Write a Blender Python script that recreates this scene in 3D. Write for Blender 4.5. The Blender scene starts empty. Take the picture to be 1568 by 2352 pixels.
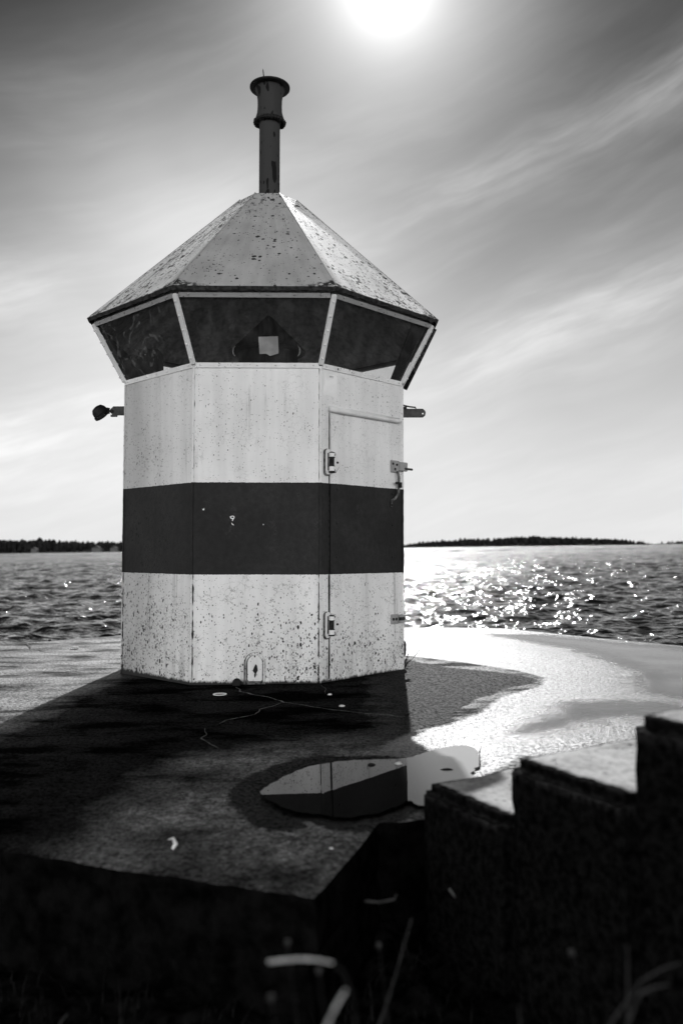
import bpy, bmesh, math, random
import numpy as np
from mathutils import Vector, Matrix, noise as mnoise
R = math.radians
rng = np.random.default_rng(7); random.seed(7)
S = bpy.context.scene
COL = S.collection

# ------------------------------------------------------------------ helpers
def link(name, me, mats=(), parent=None):
    o = bpy.data.objects.new(name, me); COL.objects.link(o)
    for m in (mats if isinstance(mats, (list, tuple)) else [mats]):
        me.materials.append(m)
    if parent: o.parent = parent
    return o
def pydata(name, v, f, mats=(), parent=None, smooth=False, fm=None):
    me = bpy.data.meshes.new(name); me.from_pydata([tuple(p) for p in v], [], [tuple(q) for q in f]); me.update()
    o = link(name, me, mats, parent)
    if fm is not None: me.polygons.foreach_set('material_index', fm)
    if smooth: me.polygons.foreach_set('use_smooth', [True]*len(me.polygons))
    return o
def from_bm(name, bm, mats=(), parent=None, smooth=False, bevel=0):
    if bevel:
        bmesh.ops.bevel(bm, geom=[e for e in bm.edges], offset=bevel, segments=2, affect='EDGES', clamp_overlap=True)
    bmesh.ops.recalc_face_normals(bm, faces=bm.faces)
    me = bpy.data.meshes.new(name); bm.to_mesh(me); bm.free()
    if smooth: me.polygons.foreach_set('use_smooth', [True]*len(me.polygons))
    return link(name, me, mats, parent)
def empty(name, loc=(0, 0, 0)):
    o = bpy.data.objects.new(name, None); COL.objects.link(o); o.location = loc; o.empty_display_size = .1
    return o
def tag(o, label=None, cat=None, group=None, kind=None):
    if label: o['label'] = label
    if cat: o['category'] = cat
    if group: o['group'] = group
    if kind: o['kind'] = kind
    return o
def add_box(bm, M, sx, sy, sz):
    """box of full sizes sx,sy,sz centred on the frame M"""
    r = bmesh.ops.create_cube(bm, size=1)
    bmesh.ops.transform(bm, matrix=M @ Matrix.Diagonal((sx, sy, sz, 1)), verts=r['verts'])
    return r['verts']
def add_prism(bm, M, pts, d):
    """outline pts (x,z in frame M) extruded along the frame's y from 0 to d"""
    a = [bm.verts.new(M @ Vector((x, 0, z))) for x, z in pts]
    b = [bm.verts.new(M @ Vector((x, d, z))) for x, z in pts]
    n = len(pts)
    bm.faces.new(a); bm.faces.new(b[::-1])
    for i in range(n): bm.faces.new((a[i], b[i], b[(i+1) % n], a[(i+1) % n]))
def add_lathe(bm, M, prof, n=32, cap=True):
    rings = []
    for r, z in prof:
        rings.append([bm.verts.new(M @ Vector((r*math.cos(2*math.pi*i/n), r*math.sin(2*math.pi*i/n), z))) for i in range(n)])
    for a, b in zip(rings, rings[1:]):
        for i in range(n): bm.faces.new((a[i], a[(i+1) % n], b[(i+1) % n], b[i]))
    if cap:
        bm.faces.new(rings[0][::-1]); bm.faces.new(rings[-1])
def add_tube(bm, pts, rad, n=8):
    """tube through 3-D points, rad a number or list"""
    pts = [Vector(p) for p in pts]; m = len(pts)
    rads = rad if isinstance(rad, (list, tuple)) else [rad]*m
    rings = []; ref = None
    for i, p in enumerate(pts):
        t = (pts[min(i+1, m-1)] - pts[max(i-1, 0)]).normalized()
        if ref is None: ref = t.orthogonal().normalized()
        ref = (ref - t*ref.dot(t)).normalized(); b = t.cross(ref)
        rings.append([bm.verts.new(p + (ref*math.cos(2*math.pi*k/n) + b*math.sin(2*math.pi*k/n))*rads[i]) for k in range(n)])
    for a, b in zip(rings, rings[1:]):
        for k in range(n): bm.faces.new((a[k], a[(k+1) % n], b[(k+1) % n], b[k]))
    bm.faces.new(rings[0][::-1]); bm.faces.new(rings[-1])
def add_rivet(bm, M, r=.008, h=.006):
    v = bmesh.ops.create_icosphere(bm, subdivisions=1, radius=1)['verts']
    bmesh.ops.transform(bm, matrix=M @ Matrix.Diagonal((r, h, r, 1)), verts=v)

# ------------------------------------------------------------------ shader helpers
class N:
    def __init__(s, name, world=None):
        if world: s.t = world.node_tree
        else:
            s.m = bpy.data.materials.new(name); s.m.use_nodes = True; s.t = s.m.node_tree
        s.t.nodes.clear()
    def n(s, typ, **kw):
        nd = s.t.nodes.new(typ)
        for k, v in kw.items():
            if k.startswith('_'): setattr(nd, k[1:], v)
            else:
                key = int(k[1:]) if k[0] == 'i' and k[1:].isdigit() else k.replace('__', ' ')
                sk = nd.inputs[key]
                if isinstance(v, bpy.types.NodeSocket): s.t.links.new(v, sk)
                else: sk.default_value = v
        return nd
    def math(s, op, a, b=None, c=None, clamp=False):
        kw = {'i0': a}
        if b is not None: kw['i1'] = b
        if c is not None: kw['i2'] = c
        return s.n('ShaderNodeMath', _operation=op, _use_clamp=clamp, **kw).outputs[0]
    def add(s, a, b): return s.math('ADD', a, b)
    def mul(s, a, b): return s.math('MULTIPLY', a, b)
    def sub(s, a, b): return s.math('SUBTRACT', a, b)
    def ramp(s, v, a, b, lo=0., hi=1., smooth=True):
        return s.n('ShaderNodeMapRange', _interpolation_type='SMOOTHSTEP' if smooth else 'LINEAR', Value=v, **{'From__Min': a, 'From__Max': b, 'To__Min': lo, 'To__Max': hi}).outputs[0]
    def mix(s, f, a, b):
        return s.n('ShaderNodeMix', _data_type='FLOAT', i0=f, i2=a, i3=b).outputs[0]
    def coord(s, out='Object', scale=(1, 1, 1), rot=(0, 0, 0)):
        c = s.n('ShaderNodeTexCoord').outputs[out]
        return s.n('ShaderNodeMapping', Vector=c, Scale=scale, Rotation=rot).outputs[0]
    def noise(s, v, scale=5, detail=4, rough=.55, dist=0.):
        return s.n('ShaderNodeTexNoise', Vector=v, Scale=scale, Detail=detail, Roughness=rough, Distortion=dist).outputs[0]
    def vor(s, v, scale=20, feature='F1'):
        return s.n('ShaderNodeTexVoronoi', _feature=feature, Vector=v, Scale=scale)
    def attr(s, name): return s.n('ShaderNodeAttribute', _attribute_name=name).outputs['Fac']
    def grey(s, v): return s.n('ShaderNodeCombineColor', i0=v, i1=v, i2=v).outputs[0]
    def bump(s, h, strength=.3, dist=.01, normal=None):
        kw = dict(Height=h, Strength=strength, Distance=dist)
        if normal is not None: kw['Normal'] = normal
        return s.n('ShaderNodeBump', **kw).outputs[0]
    def pbsdf(s, col, rough=.5, spec=.5, metal=0., normal=None, **kw):
        c = s.grey(col) if isinstance(col, bpy.types.NodeSocket) else (col, col, col, 1)
        k = {'Base__Color': c, 'Roughness': rough, 'Specular__IOR__Level': spec, 'Metallic': metal}
        if normal is not None: k['Normal'] = normal
        k.update(kw)
        return s.n('ShaderNodeBsdfPrincipled', **k).outputs[0]
    def out(s, surf):
        o = s.n('ShaderNodeOutputMaterial', Surface=surf); return s.m
    def sep(s, v):
        o = s.n('ShaderNodeSeparateXYZ', Vector=v).outputs; return o[0], o[1], o[2]

def specks(M, vec, scale, thr, pw=3.):
    """irregular flake mask: 1 inside a flake. thr = socket/number 0..0.6 flake size"""
    d = M.noise(vec, scale*2.2, 2, .5)
    vv = M.n('ShaderNodeVectorMath', _operation='ADD', i0=vec, i1=M.n('ShaderNodeVectorMath', _operation='SCALE', i0=M.n('ShaderNodeTexNoise', Vector=vec, Scale=scale*1.7, Detail=2.).outputs['Color'], Scale=.55/scale).outputs[0]).outputs[0]
    v = M.vor(vv, scale)
    rnd = M.sep(v.outputs['Color'])[0]
    size = M.mul(M.math('POWER', rnd, pw), thr)
    return M.ramp(M.sub(size, v.outputs['Distance']), -.02, .05)

def rivet(name, parent, M, mat, r, h):
    if 'rivet_mesh' not in bpy.data.meshes:
        b_ = bmesh.new(); bmesh.ops.create_icosphere(b_, subdivisions=2, radius=1); m_ = bpy.data.meshes.new('rivet_mesh'); b_.to_mesh(m_); b_.free()
        m_.polygons.foreach_set('use_smooth', [True]*len(m_.polygons))
    o = bpy.data.objects.new(name, bpy.data.meshes['rivet_mesh'].copy()); COL.objects.link(o); o.data.materials.append(mat); o.parent = parent
    o.data.transform(M @ Matrix.Diagonal((r, h, r, 1))); return o

def simple(name, v, rough=.6, spec=.3, metal=0., nscale=20, var=.4, bump=.3):
    M = N(name); c = M.coord()
    n = M.noise(c, nscale, 5, .6)
    return M.out(M.pbsdf(M.mul(M.ramp(n, .3, .7, 1-var, 1+var), v), rough, spec, metal, M.bump(n, bump, .01)))

# ---- painted steel of the tower wall: white, dark band, flaked
def wall_mat():
    M = N('wall_paint'); c = M.coord(); x, y, z = M.sep(c)
    cs = M.coord(scale=(1, 1, .55))
    big = M.noise(c, 2.2, 4, .6)
    streak = M.noise(M.coord(scale=(9, 9, .55)), 1.0, 5, .6)
    leftside = M.ramp(x, -.55, -1.0)             # left side: more flakes, darker white
    low = M.ramp(z, .85, .02)
    dens = M.add(M.add(.16, M.mul(low, .25)), M.mul(leftside, .16))
    dens = M.mul(dens, M.ramp(big, .32, .62, .55, 1.25))
    s1 = specks(M, cs, 50, M.add(dens, .02), 2.4)
    s2 = specks(M, cs, 105, M.add(dens, .10), 2.0)
    s3 = specks(M, cs, 22, M.mul(dens, .30))
    sp = M.math('MAXIMUM', M.math('MAXIMUM', s1, s2), s3)
    foot = M.ramp(M.sub(z, M.mul(M.noise(M.coord(scale=(1, 1, .3)), 26, 4, .7), .07)), -.008, -.03)
    sp = M.math('MAXIMUM', sp, foot)
    # fine cracks of the old paint, gathered in patches
    ck = M.vor(M.n('ShaderNodeVectorMath', _operation='ADD', i0=c, i1=M.n('ShaderNodeVectorMath', _operation='SCALE', i0=M.n('ShaderNodeTexNoise', Vector=c, Scale=14., Detail=3.).outputs['Color'], Scale=.09).outputs[0]).outputs[0], 21, 'DISTANCE_TO_EDGE').outputs[0]
    crack = M.mul(M.ramp(ck, .05, .0), M.ramp(M.noise(c, 5.5, 3, .6), .47, .62))
    crack = M.mul(crack, M.ramp(z, 1.6, .3, .35, 1.))
    e = M.add(z, M.mul(M.sub(M.noise(c, 40, 4, .7), .5), .011))
    band = M.mul(M.ramp(e, .760, .763), M.ramp(e, 1.414, 1.411))
    white = M.mul(.80, M.mul(M.ramp(streak, .3, .75, 1.02, .86), M.ramp(big, .3, .8, 1.03, .9)))
    grime = M.mul(M.ramp(z, .40, .0), M.ramp(M.noise(M.coord(scale=(14, 14, 1.6)), 1., 4, .6), .40, .68))
    white = M.mul(white, M.mix(grime, 1., .62))
    runs = M.mul(M.ramp(M.noise(M.coord(scale=(26, 26, .8)), 1., 3, .6), .60, .72), M.ramp(M.noise(c, 1.7, 3), .42, .62))      # rust runs
    white = M.mul(white, M.mix(leftside, 1., .62)); white = M.mul(white, M.mix(runs, 1., .62))
    white = M.mul(white, M.mix(M.mul(crack, .75), 1., .2))
    dark = M.mul(.0105, M.mul(M.ramp(big, .3, .7, .65, 1.5), M.ramp(M.noise(c, 24, 4, .7), .3, .7, .7, 1.35)))
    fade = M.mul(M.ramp(M.noise(M.coord(scale=(1, 1, .5)), 6, 6, .7), .56, .70), M.ramp(M.noise(c, 70, 3, .7), .45, .62))
    dark = M.mix(fade, dark, .030)
    col = M.mix(band, white, dark)
    col = M.mix(sp, col, M.mix(band, .022, .014))
    h = M.add(M.mul(M.noise(c, 38, 5, .6), .5), M.add(M.mul(sp, -.5), M.mul(crack, -.6)))
    h = M.add(h, M.mul(M.noise(M.coord(scale=(1, 1, .4)), 9, 3, .5), 1.2))
    rough = M.mix(sp, .52, .85)
    return M.out(M.pbsdf(col, rough, M.mix(band, .35, .2), 0., M.bump(h, .35, .006)))
def paint(name, v, amount=.2, rough=.5, stretch=(1, 1, .6), sc=38, streaky=.15, spec=.35, wear=.03):
    M = N(name); c = M.coord(); cs = M.coord(scale=stretch)
    big = M.noise(c, 3, 4, .6)
    d = M.mul(M.ramp(big, .35, .65, .4, 1.3), amount)
    sp = M.math('MAXIMUM', specks(M, cs, sc, d), specks(M, cs, sc*2.3, M.mul(d, 1.2)))
    st = M.noise(M.coord(scale=(stretch[0]*6, stretch[1]*6, stretch[2])), 1.5, 5, .6)
    col = M.mul(v, M.ramp(st, .3, .75, 1+streaky*.3, 1-streaky))
    col = M.mix(sp, col, wear)
    h = M.add(M.noise(c, 30, 4, .6), M.mul(sp, -.8))
    return M.out(M.pbsdf(col, M.mix(sp, rough, .85), spec, 0., M.bump(h, .3, .005)))
def roof_mat():
    M = N('roof_paint'); c = M.coord(); x, y, z = M.sep(c)
    big = M.noise(c, 2.6, 4, .6)
    ang = M.math('ARCTAN2', x, M.mul(y, -1.))
    r = M.math('SQRT', M.add(M.mul(x, x), M.mul(y, y)))
    pol = M.n('ShaderNodeCombineXYZ', X=M.mul(ang, 2.2), Y=M.mul(r, .35), Z=0.).outputs[0]
    streak = M.noise(pol, 7, 6, .65)
    side = M.ramp(M.math('ABSOLUTE', M.sub(ang, .02)), .40, .46)       # faces beside the front: scaled worse, sunlit brightness put into their colour
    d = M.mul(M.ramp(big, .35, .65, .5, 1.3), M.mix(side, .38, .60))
    d = M.add(d, M.mul(M.ramp(r, .42, .28), .30))
    pol2 = M.n('ShaderNodeVectorMath', _operation='ADD', i0=M.coord(scale=(.75, .75, .75)), i1=(3.1, 0, 0)).outputs[0]
    sp = M.math('MAXIMUM', specks(M, pol2, 30, d), specks(M, pol2, 85, M.add(d, .06)))
    sp = M.math('MAXIMUM', sp, specks(M, pol2, 17, M.mul(d, .36)))
    sp = M.math('MAXIMUM', sp, M.mul(M.ramp(z, 3.55, 3.80), M.ramp(M.noise(c, 20, 5, .7), .56, .60)))
    eav = M.ramp(M.add(r, M.mul(M.noise(c, 24, 4, .7), .10)), 1.44, 1.47)
    sp = M.math('MAXIMUM', sp, M.mul(eav, M.ramp(M.noise(c, 30, 3), .40, .50)))
    lich = M.mul(M.mul(side, M.ramp(streak, .52, .66)), M.ramp(x, .1, -.2, .16, .85))
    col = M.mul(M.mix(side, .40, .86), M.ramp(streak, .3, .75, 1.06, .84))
    col = M.mul(col, M.ramp(M.noise(c, 1.6, 4, .6), .3, .7, .82, 1.12))
    col = M.mix(lich, col, .10)
    col = M.mix(sp, col, .02)
    h = M.add(M.noise(c, 34, 5, .65), M.add(M.mul(sp, -.8), M.mul(streak, .8)))
    return M.out(M.pbsdf(col, M.mix(sp, M.mix(side, .55, .62), .9), M.mix(side, .4, .9), 0., M.bump(h, .25, .004)))

MAT = {}
MAT['wall'] = wall_mat()
MAT['roof'] = roof_mat()
MAT['white'] = paint('white_trim_paint', .74, .22, sc=45)
MAT['trim'] = paint('grey_trim_paint', .32, .30, sc=50)
MAT['stack'] = paint('chimney_paint', .042, .55, sc=16, stretch=(1, 1, .35), wear=.008, spec=.15, rough=.7)
MAT['black_iron'] = simple('black_iron', .004, .6, .25)
MAT['grey_iron'] = simple('grey_iron', .05, .6, .25)
MAT['rust'] = simple('scaled_rust', .028, .85, .2, nscale=40, var=.8, bump=.8)
MAT['seam'] = simple('dark_seam', .02, .85, .2, nscale=60, var=.8, bump=.8)
MAT['grime'] = simple('grime', .10, .85, .2, nscale=35, var=.95, bump=.5)  # hook colour; also the painted shade outlines of hinges and vent
MAT['inside'] = simple('lantern_inside', .34, .8, .1)
MAT['lamp'] = simple('lamp_black', .012, .7, .15, bump=.05)
MAT['sticker'] = simple('old_sticker', .30, .8, .1, nscale=8, var=.25, bump=.05)
MAT['paper'] = simple('white_paper', .86, .8, .1, nscale=10, var=.06, bump=.05)
MAT['steel'] = simple('bright_steel', .75, .25, .5, 1.)
MAT['ink'] = simple('faded_ink', .35, .8, .1)

# ------------------------------------------------------------------ camera (28.97 mm on a 36 mm tall frame)
HC = .95
PITCH, ROLL, FPX = .0432, .0123, 1892.9
cp, sp_ = math.cos(PITCH), math.sin(PITCH)
fw = Vector((0, cp, sp_)); up0 = Vector((0, -sp_, cp)); rt0 = Vector((1, 0, 0))
rt = rt0*math.cos(ROLL) - up0*math.sin(ROLL); up = up0*math.cos(ROLL) + rt0*math.sin(ROLL)
cam = bpy.data.cameras.new('camera'); co = bpy.data.objects.new('camera', cam); COL.objects.link(co)
mw = Matrix.Identity(4)
for i, a in enumerate((rt, up, -fw)):
    for j in range(3): mw[j][i] = a[j]
mw.translation = (0, 0, HC); co.matrix_world = mw
cam.sensor_fit = 'VERTICAL'; cam.sensor_height = 36; cam.sensor_width = 24; cam.lens = FPX/2352*36
cam.clip_start = .05; cam.clip_end = 60000
cam.dof.use_dof = True; cam.dof.focus_distance = 5.85; cam.dof.aperture_fstop = 1.7
S.camera = co
def ray(x, y): return fw + rt*((x-784)/FPX) - up*((y-1176)/FPX)
def G(x, y, z=0.):
    """point of the level plane z that the photograph shows at x,y (1568 x 2352 px)"""
    d = ray(x, y); t = (z-HC)/d.z; return Vector((d.x*t, d.y*t, z))
def At(x, y, dep):
    """point dep metres ahead shown at x,y"""
    d = ray(x, y); return Vector((0, 0, HC)) + d*(dep/d.dot(fw))

# ------------------------------------------------------------------ light
SUN_EL, SUN_AZ = R(35.1), R(3.8)       # azimuth right of the view axis (+y)
sdir = Vector((math.sin(SUN_AZ)*math.cos(SUN_EL), math.cos(SUN_AZ)*math.cos(SUN_EL), math.sin(SUN_EL)))
sl = bpy.data.lights.new('sun', 'SUN'); sl.energy = 4.0; sl.angle = R(.5); sl.color = (1, 1, 1)
so = bpy.data.objects.new('sun', sl); COL.objects.link(so)
so.rotation_euler = (-sdir).to_track_quat('-Z', 'Y').to_euler()

W = bpy.data.worlds.new('World'); S.world = W; W.use_nodes = True
M = N('', W)
sky = M.n('ShaderNodeTexSky', _sky_type='NISHITA', _sun_disc=False, _sun_elevation=SUN_EL, _sun_rotation=SUN_AZ, _air_density=1.0, _dust_density=2.0, _ozone_density=1.0)
sc3 = M.n('ShaderNodeSeparateColor', i0=sky.outputs[0]).outputs
base = M.add(M.mul(sc3[0], .85), M.mul(sc3[1], .15))         # a black-and-white picture taken through a red filter
D = M.n('ShaderNodeTexCoord').outputs['Generated']
dx, dy, dz = M.sep(D)
cs = M.n('ShaderNodeVectorMath', _operation='DOT_PRODUCT', i0=D, i1=tuple(sdir)).outputs['Value']
cs = M.math('MAXIMUM', cs, 0.)
az = M.math('ARCTAN2', dx, dy); el = M.math('ARCSINE', dz)
# thin cirrus: streaks rising to the right
th = R(17)
u = M.add(M.mul(az, math.cos(th)), M.mul(el, math.sin(th))); v = M.sub(M.mul(el, math.cos(th)), M.mul(az, math.sin(th)))
warp = M.mul(M.sub(M.noise(M.n('ShaderNodeCombineXYZ', X=u, Y=v, Z=3.).outputs[0], 4, 3, .5), .5), .055)
v2 = M.add(v, warp)
st1 = M.noise(M.n('ShaderNodeCombineXYZ', X=M.mul(u, 2.2), Y=M.mul(v2, 11.), Z=1.).outputs[0], 1., 5, .55)
st2 = M.noise(M.n('ShaderNodeCombineXYZ', X=M.mul(u, 9.), Y=M.mul(v2, 60.), Z=5.).outputs[0], 1., 5, .6)
def band(v0, w, u0, u1, amp, slope=0.):
    vv = M.sub(M.sub(v2, v0), M.mul(u, slope))
    g = M.math('EXPONENT', M.mul(M.mul(M.math('DIVIDE', vv, w), M.math('DIVIDE', vv, w)), -1.))
    return M.mul(M.mul(g, M.ramp(u, u0, u1)), amp)
bands = M.add(M.add(band(.352, .026, -.05, .36, 1.7), band(.168, .030, .02, .30, 1.5)), M.add(band(.24, .045, -.05, -.35, 1.4), band(.389, .028, -.15, -.36, 1.6)))
bands = M.mul(bands, M.mul(M.ramp(st1, .25, .75, .35, 1.5), M.ramp(st2, .25, .75, .6, 1.4)))
veil = M.mul(M.mul(M.ramp(st1, .34, .72), M.ramp(st2, .25, .75, .6, 1.4)), .8)
soft = M.noise(M.n('ShaderNodeCombineXYZ', X=M.mul(az, 3.), Y=M.mul(el, 5.), Z=.7).outputs[0], 1., 3, .5)
veil = M.add(veil, M.mul(M.ramp(soft, .35, .7), .4))
glow = M.add(M.add(M.mul(M.math('POWER', cs, 900.), 8.), M.mul(M.math('POWER', cs, 130.), 5.2)), M.mul(M.math('POWER', cs, 50.), 2.0))
hor = M.mul(M.math('EXPONENT', M.mul(M.math('POWER', M.math('DIVIDE', M.math('MAXIMUM', el, 0.), R(18.5)), 2.), -1.)), 7.3)
hd = M.math('SQRT', M.add(M.math('POWER', M.add(az, R(9)), 2.), M.math('POWER', M.sub(el, R(19)), 2.)))
halo = M.mul(M.math('EXPONENT', M.mul(M.math('POWER', M.math('DIVIDE', hd, R(12)), 2.), -1.)), M.ramp(soft, .2, .75, 3.6, 5.2))      # thin bright veil below and left of the sun
hor = M.add(hor, M.mul(halo, M.ramp(dy, 0., .3)))
# added bright sky behind the camera, unseen, to light the tower's near walls
back_fill = M.mul(M.ramp(dy, .15, -.55), M.ramp(dz, .70, .0))
back_fill = M.mul(back_fill, M.mul(M.ramp(M.noise(D, 3.2, 5, .6), .25, .75, .75, 1.25), 27.))
high = M.ramp(el, R(22), R(36), 1., .42)
tot = M.add(M.mul(M.add(M.add(M.mul(base, .02), M.add(bands, veil)), hor), high), M.add(glow, back_fill))
bg = M.n('ShaderNodeBackground', Color=M.grey(tot), Strength=.1)
M.n('ShaderNodeOutputWorld', Surface=bg.outputs[0])

S.view_settings.view_transform = 'Standard'; S.view_settings.look = 'None'
S.view_settings.exposure = 0.; S.view_settings.gamma = 1.
try:
    S.cycles.use_denoising = True; S.cycles.denoiser = 'OPENIMAGEDENOISE'; S.cycles.denoising_input_passes = 'RGB_ALBEDO_NORMAL'; S.cycles.denoising_prefilter = 'ACCURATE'; S.cycles.max_bounces = 8; S.cycles.transparent_max_bounces = 12
    S.cycles.caustics_reflective = False; S.cycles.caustics_refractive = False
except Exception: pass

# ================================================================== LIGHTHOUSE
CX, CY, YAW, RW, HW, RE, HE, RT, HT, HCH = -.634, 6.901, .0164, 1.1803, 2.2485, 1.4796, 2.7337, .2526, 3.8837, 4.9574
LX, LY = .013, .0059
T = empty('lighthouse'); T.location = (CX, CY, 0)
T.rotation_euler = (-LY, LX, 0)
tag(T, 'small eight-sided white lighthouse with one dark band, slanted lantern windows and a pipe chimney', 'lighthouse')
def vang(i): return -math.pi/2 + YAW + (i-1.5)*math.pi/4          # corner i: 0..3 are the ones in view, left to right
def vtx(i, r, z): a = vang(i); return Vector((r*math.cos(a), r*math.sin(a), z))
def face_frame(i, out=0.):
    """frame of wall face i (between corners i and i+1): x to the right seen from outside, y INTO the wall, z up; origin at left corner, base"""
    a, b = vtx(i, RW, 0), vtx(i+1, RW, 0)
    x = (b-a).normalized(); z = Vector((0, 0, 1)); y = z.cross(x)
    m = Matrix.Identity(4)
    for j in range(3): m[j][0], m[j][1], m[j][2] = x[j], y[j], z[j]
    m.translation = a - y*out
    return m
SIDE = (vtx(0, RW, 0)-vtx(1, RW, 0)).length
def quad_ring(r0, z0, r1, z1, sub=1):
    pass
# wall shell: finely divided so that dents show
def shell(name, z0, z1, rad, mats, nu=14, nz=40, dent=0.0):
    vs, fs = [], []
    for i in range(8):
        a, b = vtx(i, rad, 0), vtx(i+1, rad, 0); nrm = Vector(((a+b).x, (a+b).y, 0)).normalized()
        o = len(vs)
        for k in range(nz+1):
            for j in range(nu+1):
                p = a.lerp(b, j/nu); p.z = z0+(z1-z0)*k/nz
                if 0 < j < nu: p = p + nrm*dent*mnoise.noise(p*2.3)
                vs.append(p)
        for k in range(nz):
            for j in range(nu):
                q = o+k*(nu+1)+j; fs.append((q, q+1, q+nu+2, q+nu+1))
    return pydata(name, vs, fs, mats, T)
wall = shell('wall', -.05, HW, RW, MAT['wall'], dent=.004)
# corner seams: welded beads, broken by rust
MW = MAT['wall']
for i in range(8):
    bm = bmesh.new()
    pts, rad = [], []
    for k in range(90):
        z = -.02+k/89*(HW+.0); pts.append(vtx(i, RW+.001, z)); rad.append(.007+.004*abs(mnoise.noise(Vector((i*5., 0, z*14)))))
    add_tube(bm, pts, rad, 6)
    s_ = from_bm('corner_seam', bm, MW, T, smooth=True)
    bm = bmesh.new()                                                # the rusted gap beside the bead
    pts, rad = [], []
    d = (vtx(i+1, RW, 0)-vtx(i, RW, 0)).normalized() if i != 2 else (vtx(i-1, RW, 0)-vtx(i, RW, 0)).normalized()
    nn = vtx(i, 1, 0).normalized()
    for k in range(220):
        z = .0+k/219*(HW-.02); t = mnoise.noise(Vector((i*9.+2, 3., z*16)))
        amt = max(0., (.45 if z < .76 else (.25 if i == 2 else -.10))+t*1.7) * (1.15 if z < .76 else .5)
        pts.append(vtx(i, RW, z)+d*.011+nn*(.0005)); rad.append(.0002+(.0058 if z < .76 else .0045)*amt)
    add_tube(bm, pts, rad, 6)
    from_bm('rust_line', bm, MAT['seam'], s_)

# floor of the lantern, ceiling
pydata('lantern_floor', [vtx(i, RW-.02, HW-.06) for i in range(8)], [tuple(range(8))], MAT['inside'], T)
# roof: eight faces, each divided, slight sag; lip with thickness
def roof():
    vs, fs, fm = [], [], []
    nu, nv = 24, 30
    for i in range(8):
        o = len(vs)
        for k in range(nv+1):
            t = k/nv
            for j in range(nu+1):
                p = vtx(i, RE, HE).lerp(vtx(i+1, RE, HE), j/nu).lerp(vtx(i, RT, HT).lerp(vtx(i+1, RT, HT), j/nu), t)
                
                vs.append(p)
        for k in range(nv):
            for j in range(nu):
                q = o+k*(nu+1)+j; fs.append((q, q+1, q+nu+2, q+nu+1)); fm.append(0)
        # ragged eave lip
        o = len(vs)
        for j in range(nu*3+1):
            p = vtx(i, RE, HE).lerp(vtx(i+1, RE, HE), j/(nu*3)); vs.append(p)
            q = p.copy(); q.z -= .024+.010*mnoise.noise(Vector((i*7, j*.35, 1)))+.006*random.random()
            q.xy *= .992
            vs.append(q)
            w = vtx(i, RE-.035, HE-.012).lerp(vtx(i+1, RE-.035, HE-.012), j/(nu*3)); vs.append(w)
        for j in range(nu*3):
            q = o+3*j; fs.append((q+1, q+4, q+3, q)); fm.append(1); fs.append((q+2, q+5, q+4, q+1)); fm.append(1)
    o = len(vs); vs += [vtx(i, RT, HT) for i in range(8)]; fs.append(tuple(range(o, o+8))); fm.append(0)
    return pydata('roof', vs, fs, [MAT['roof'], MAT['rust']], T, fm=fm)
rf = roof()
# ceiling lining under the roof
vs = [vtx(i, RE-.05, HE-.014) for i in range(8)]+[vtx(i, RT-.03, HT-.06) for i in range(8)]
pydata('ceiling', vs, [(i, i+8, (i+1) % 8+8, (i+1) % 8) for i in range(8)]+[tuple(range(15, 7, -1))], MAT['inside'], rf)
for i in range(8):                                                   # folded ridge caps
    bm = bmesh.new(); pts = [vtx(i, RE-.004, HE-.002).lerp(vtx(i, RT+.004, HT), k/30)+Vector((0, 0, .001*mnoise.noise(Vector((i, k*.7, 0))))) for k in range(31)]
    add_tube(bm, pts, .005, 6); from_bm('ridge_cap', bm, MAT['trim'], rf, smooth=True)
# lantern windows
glass = N('dirty_glass'); c = glass.coord()
dirt = glass.mul(glass.ramp(glass.noise(glass.coord(scale=(1, 1, .35)), 9, 5, .65), .42, .8), .10)
scr = specks(glass, glass.coord(scale=(1, 1, .3)), 70, .22)
swirl = glass.ramp(glass.noise(glass.n('ShaderNodeVectorMath', _operation='ADD', i0=c, i1=(.3, 1.7, 0.)).outputs[0], 5.5, 2, .4, 3.2), .57, .66)
x_ = glass.sep(c)[0]
dirt = glass.add(dirt, glass.mul(glass.mul(swirl, glass.ramp(x_, -.55, -.75)), .20))
dirt = glass.add(dirt, glass.mul(scr, .22)); dirt = glass.add(dirt, .03)
thr = glass.n('ShaderNodeBsdfTransparent', Color=(.85, .85, .85, 1)).outputs[0]
glo = glass.n('ShaderNodeBsdfGlossy', Color=(.9, .9, .9, 1), Roughness=.04).outputs[0]
gg = glass.n('ShaderNodeNewGeometry').outputs
cosv = glass.math('ABSOLUTE', glass.n('ShaderNodeVectorMath', _operation='DOT_PRODUCT', i0=gg['Normal'], i1=gg['Incoming']).outputs['Value'])
fr = glass.add(.04, glass.mul(.96, glass.math('POWER', glass.sub(1., cosv), 5.)))
m1 = glass.n('ShaderNodeMixShader', i0=fr, i1=thr, i2=glo).outputs[0]
dif = glass.n('ShaderNodeBsdfDiffuse', Color=(.32, .32, .32, 1)).outputs[0]
MAT['glass'] = glass.out(glass.n('ShaderNodeMixShader', i0=dirt, i1=m1, i2=dif).outputs[0])
RG0, RG1, ZG0, ZG1 = RW, RE-.055, HW, HE-.03        # glass plane: wall head to under the eave
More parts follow.
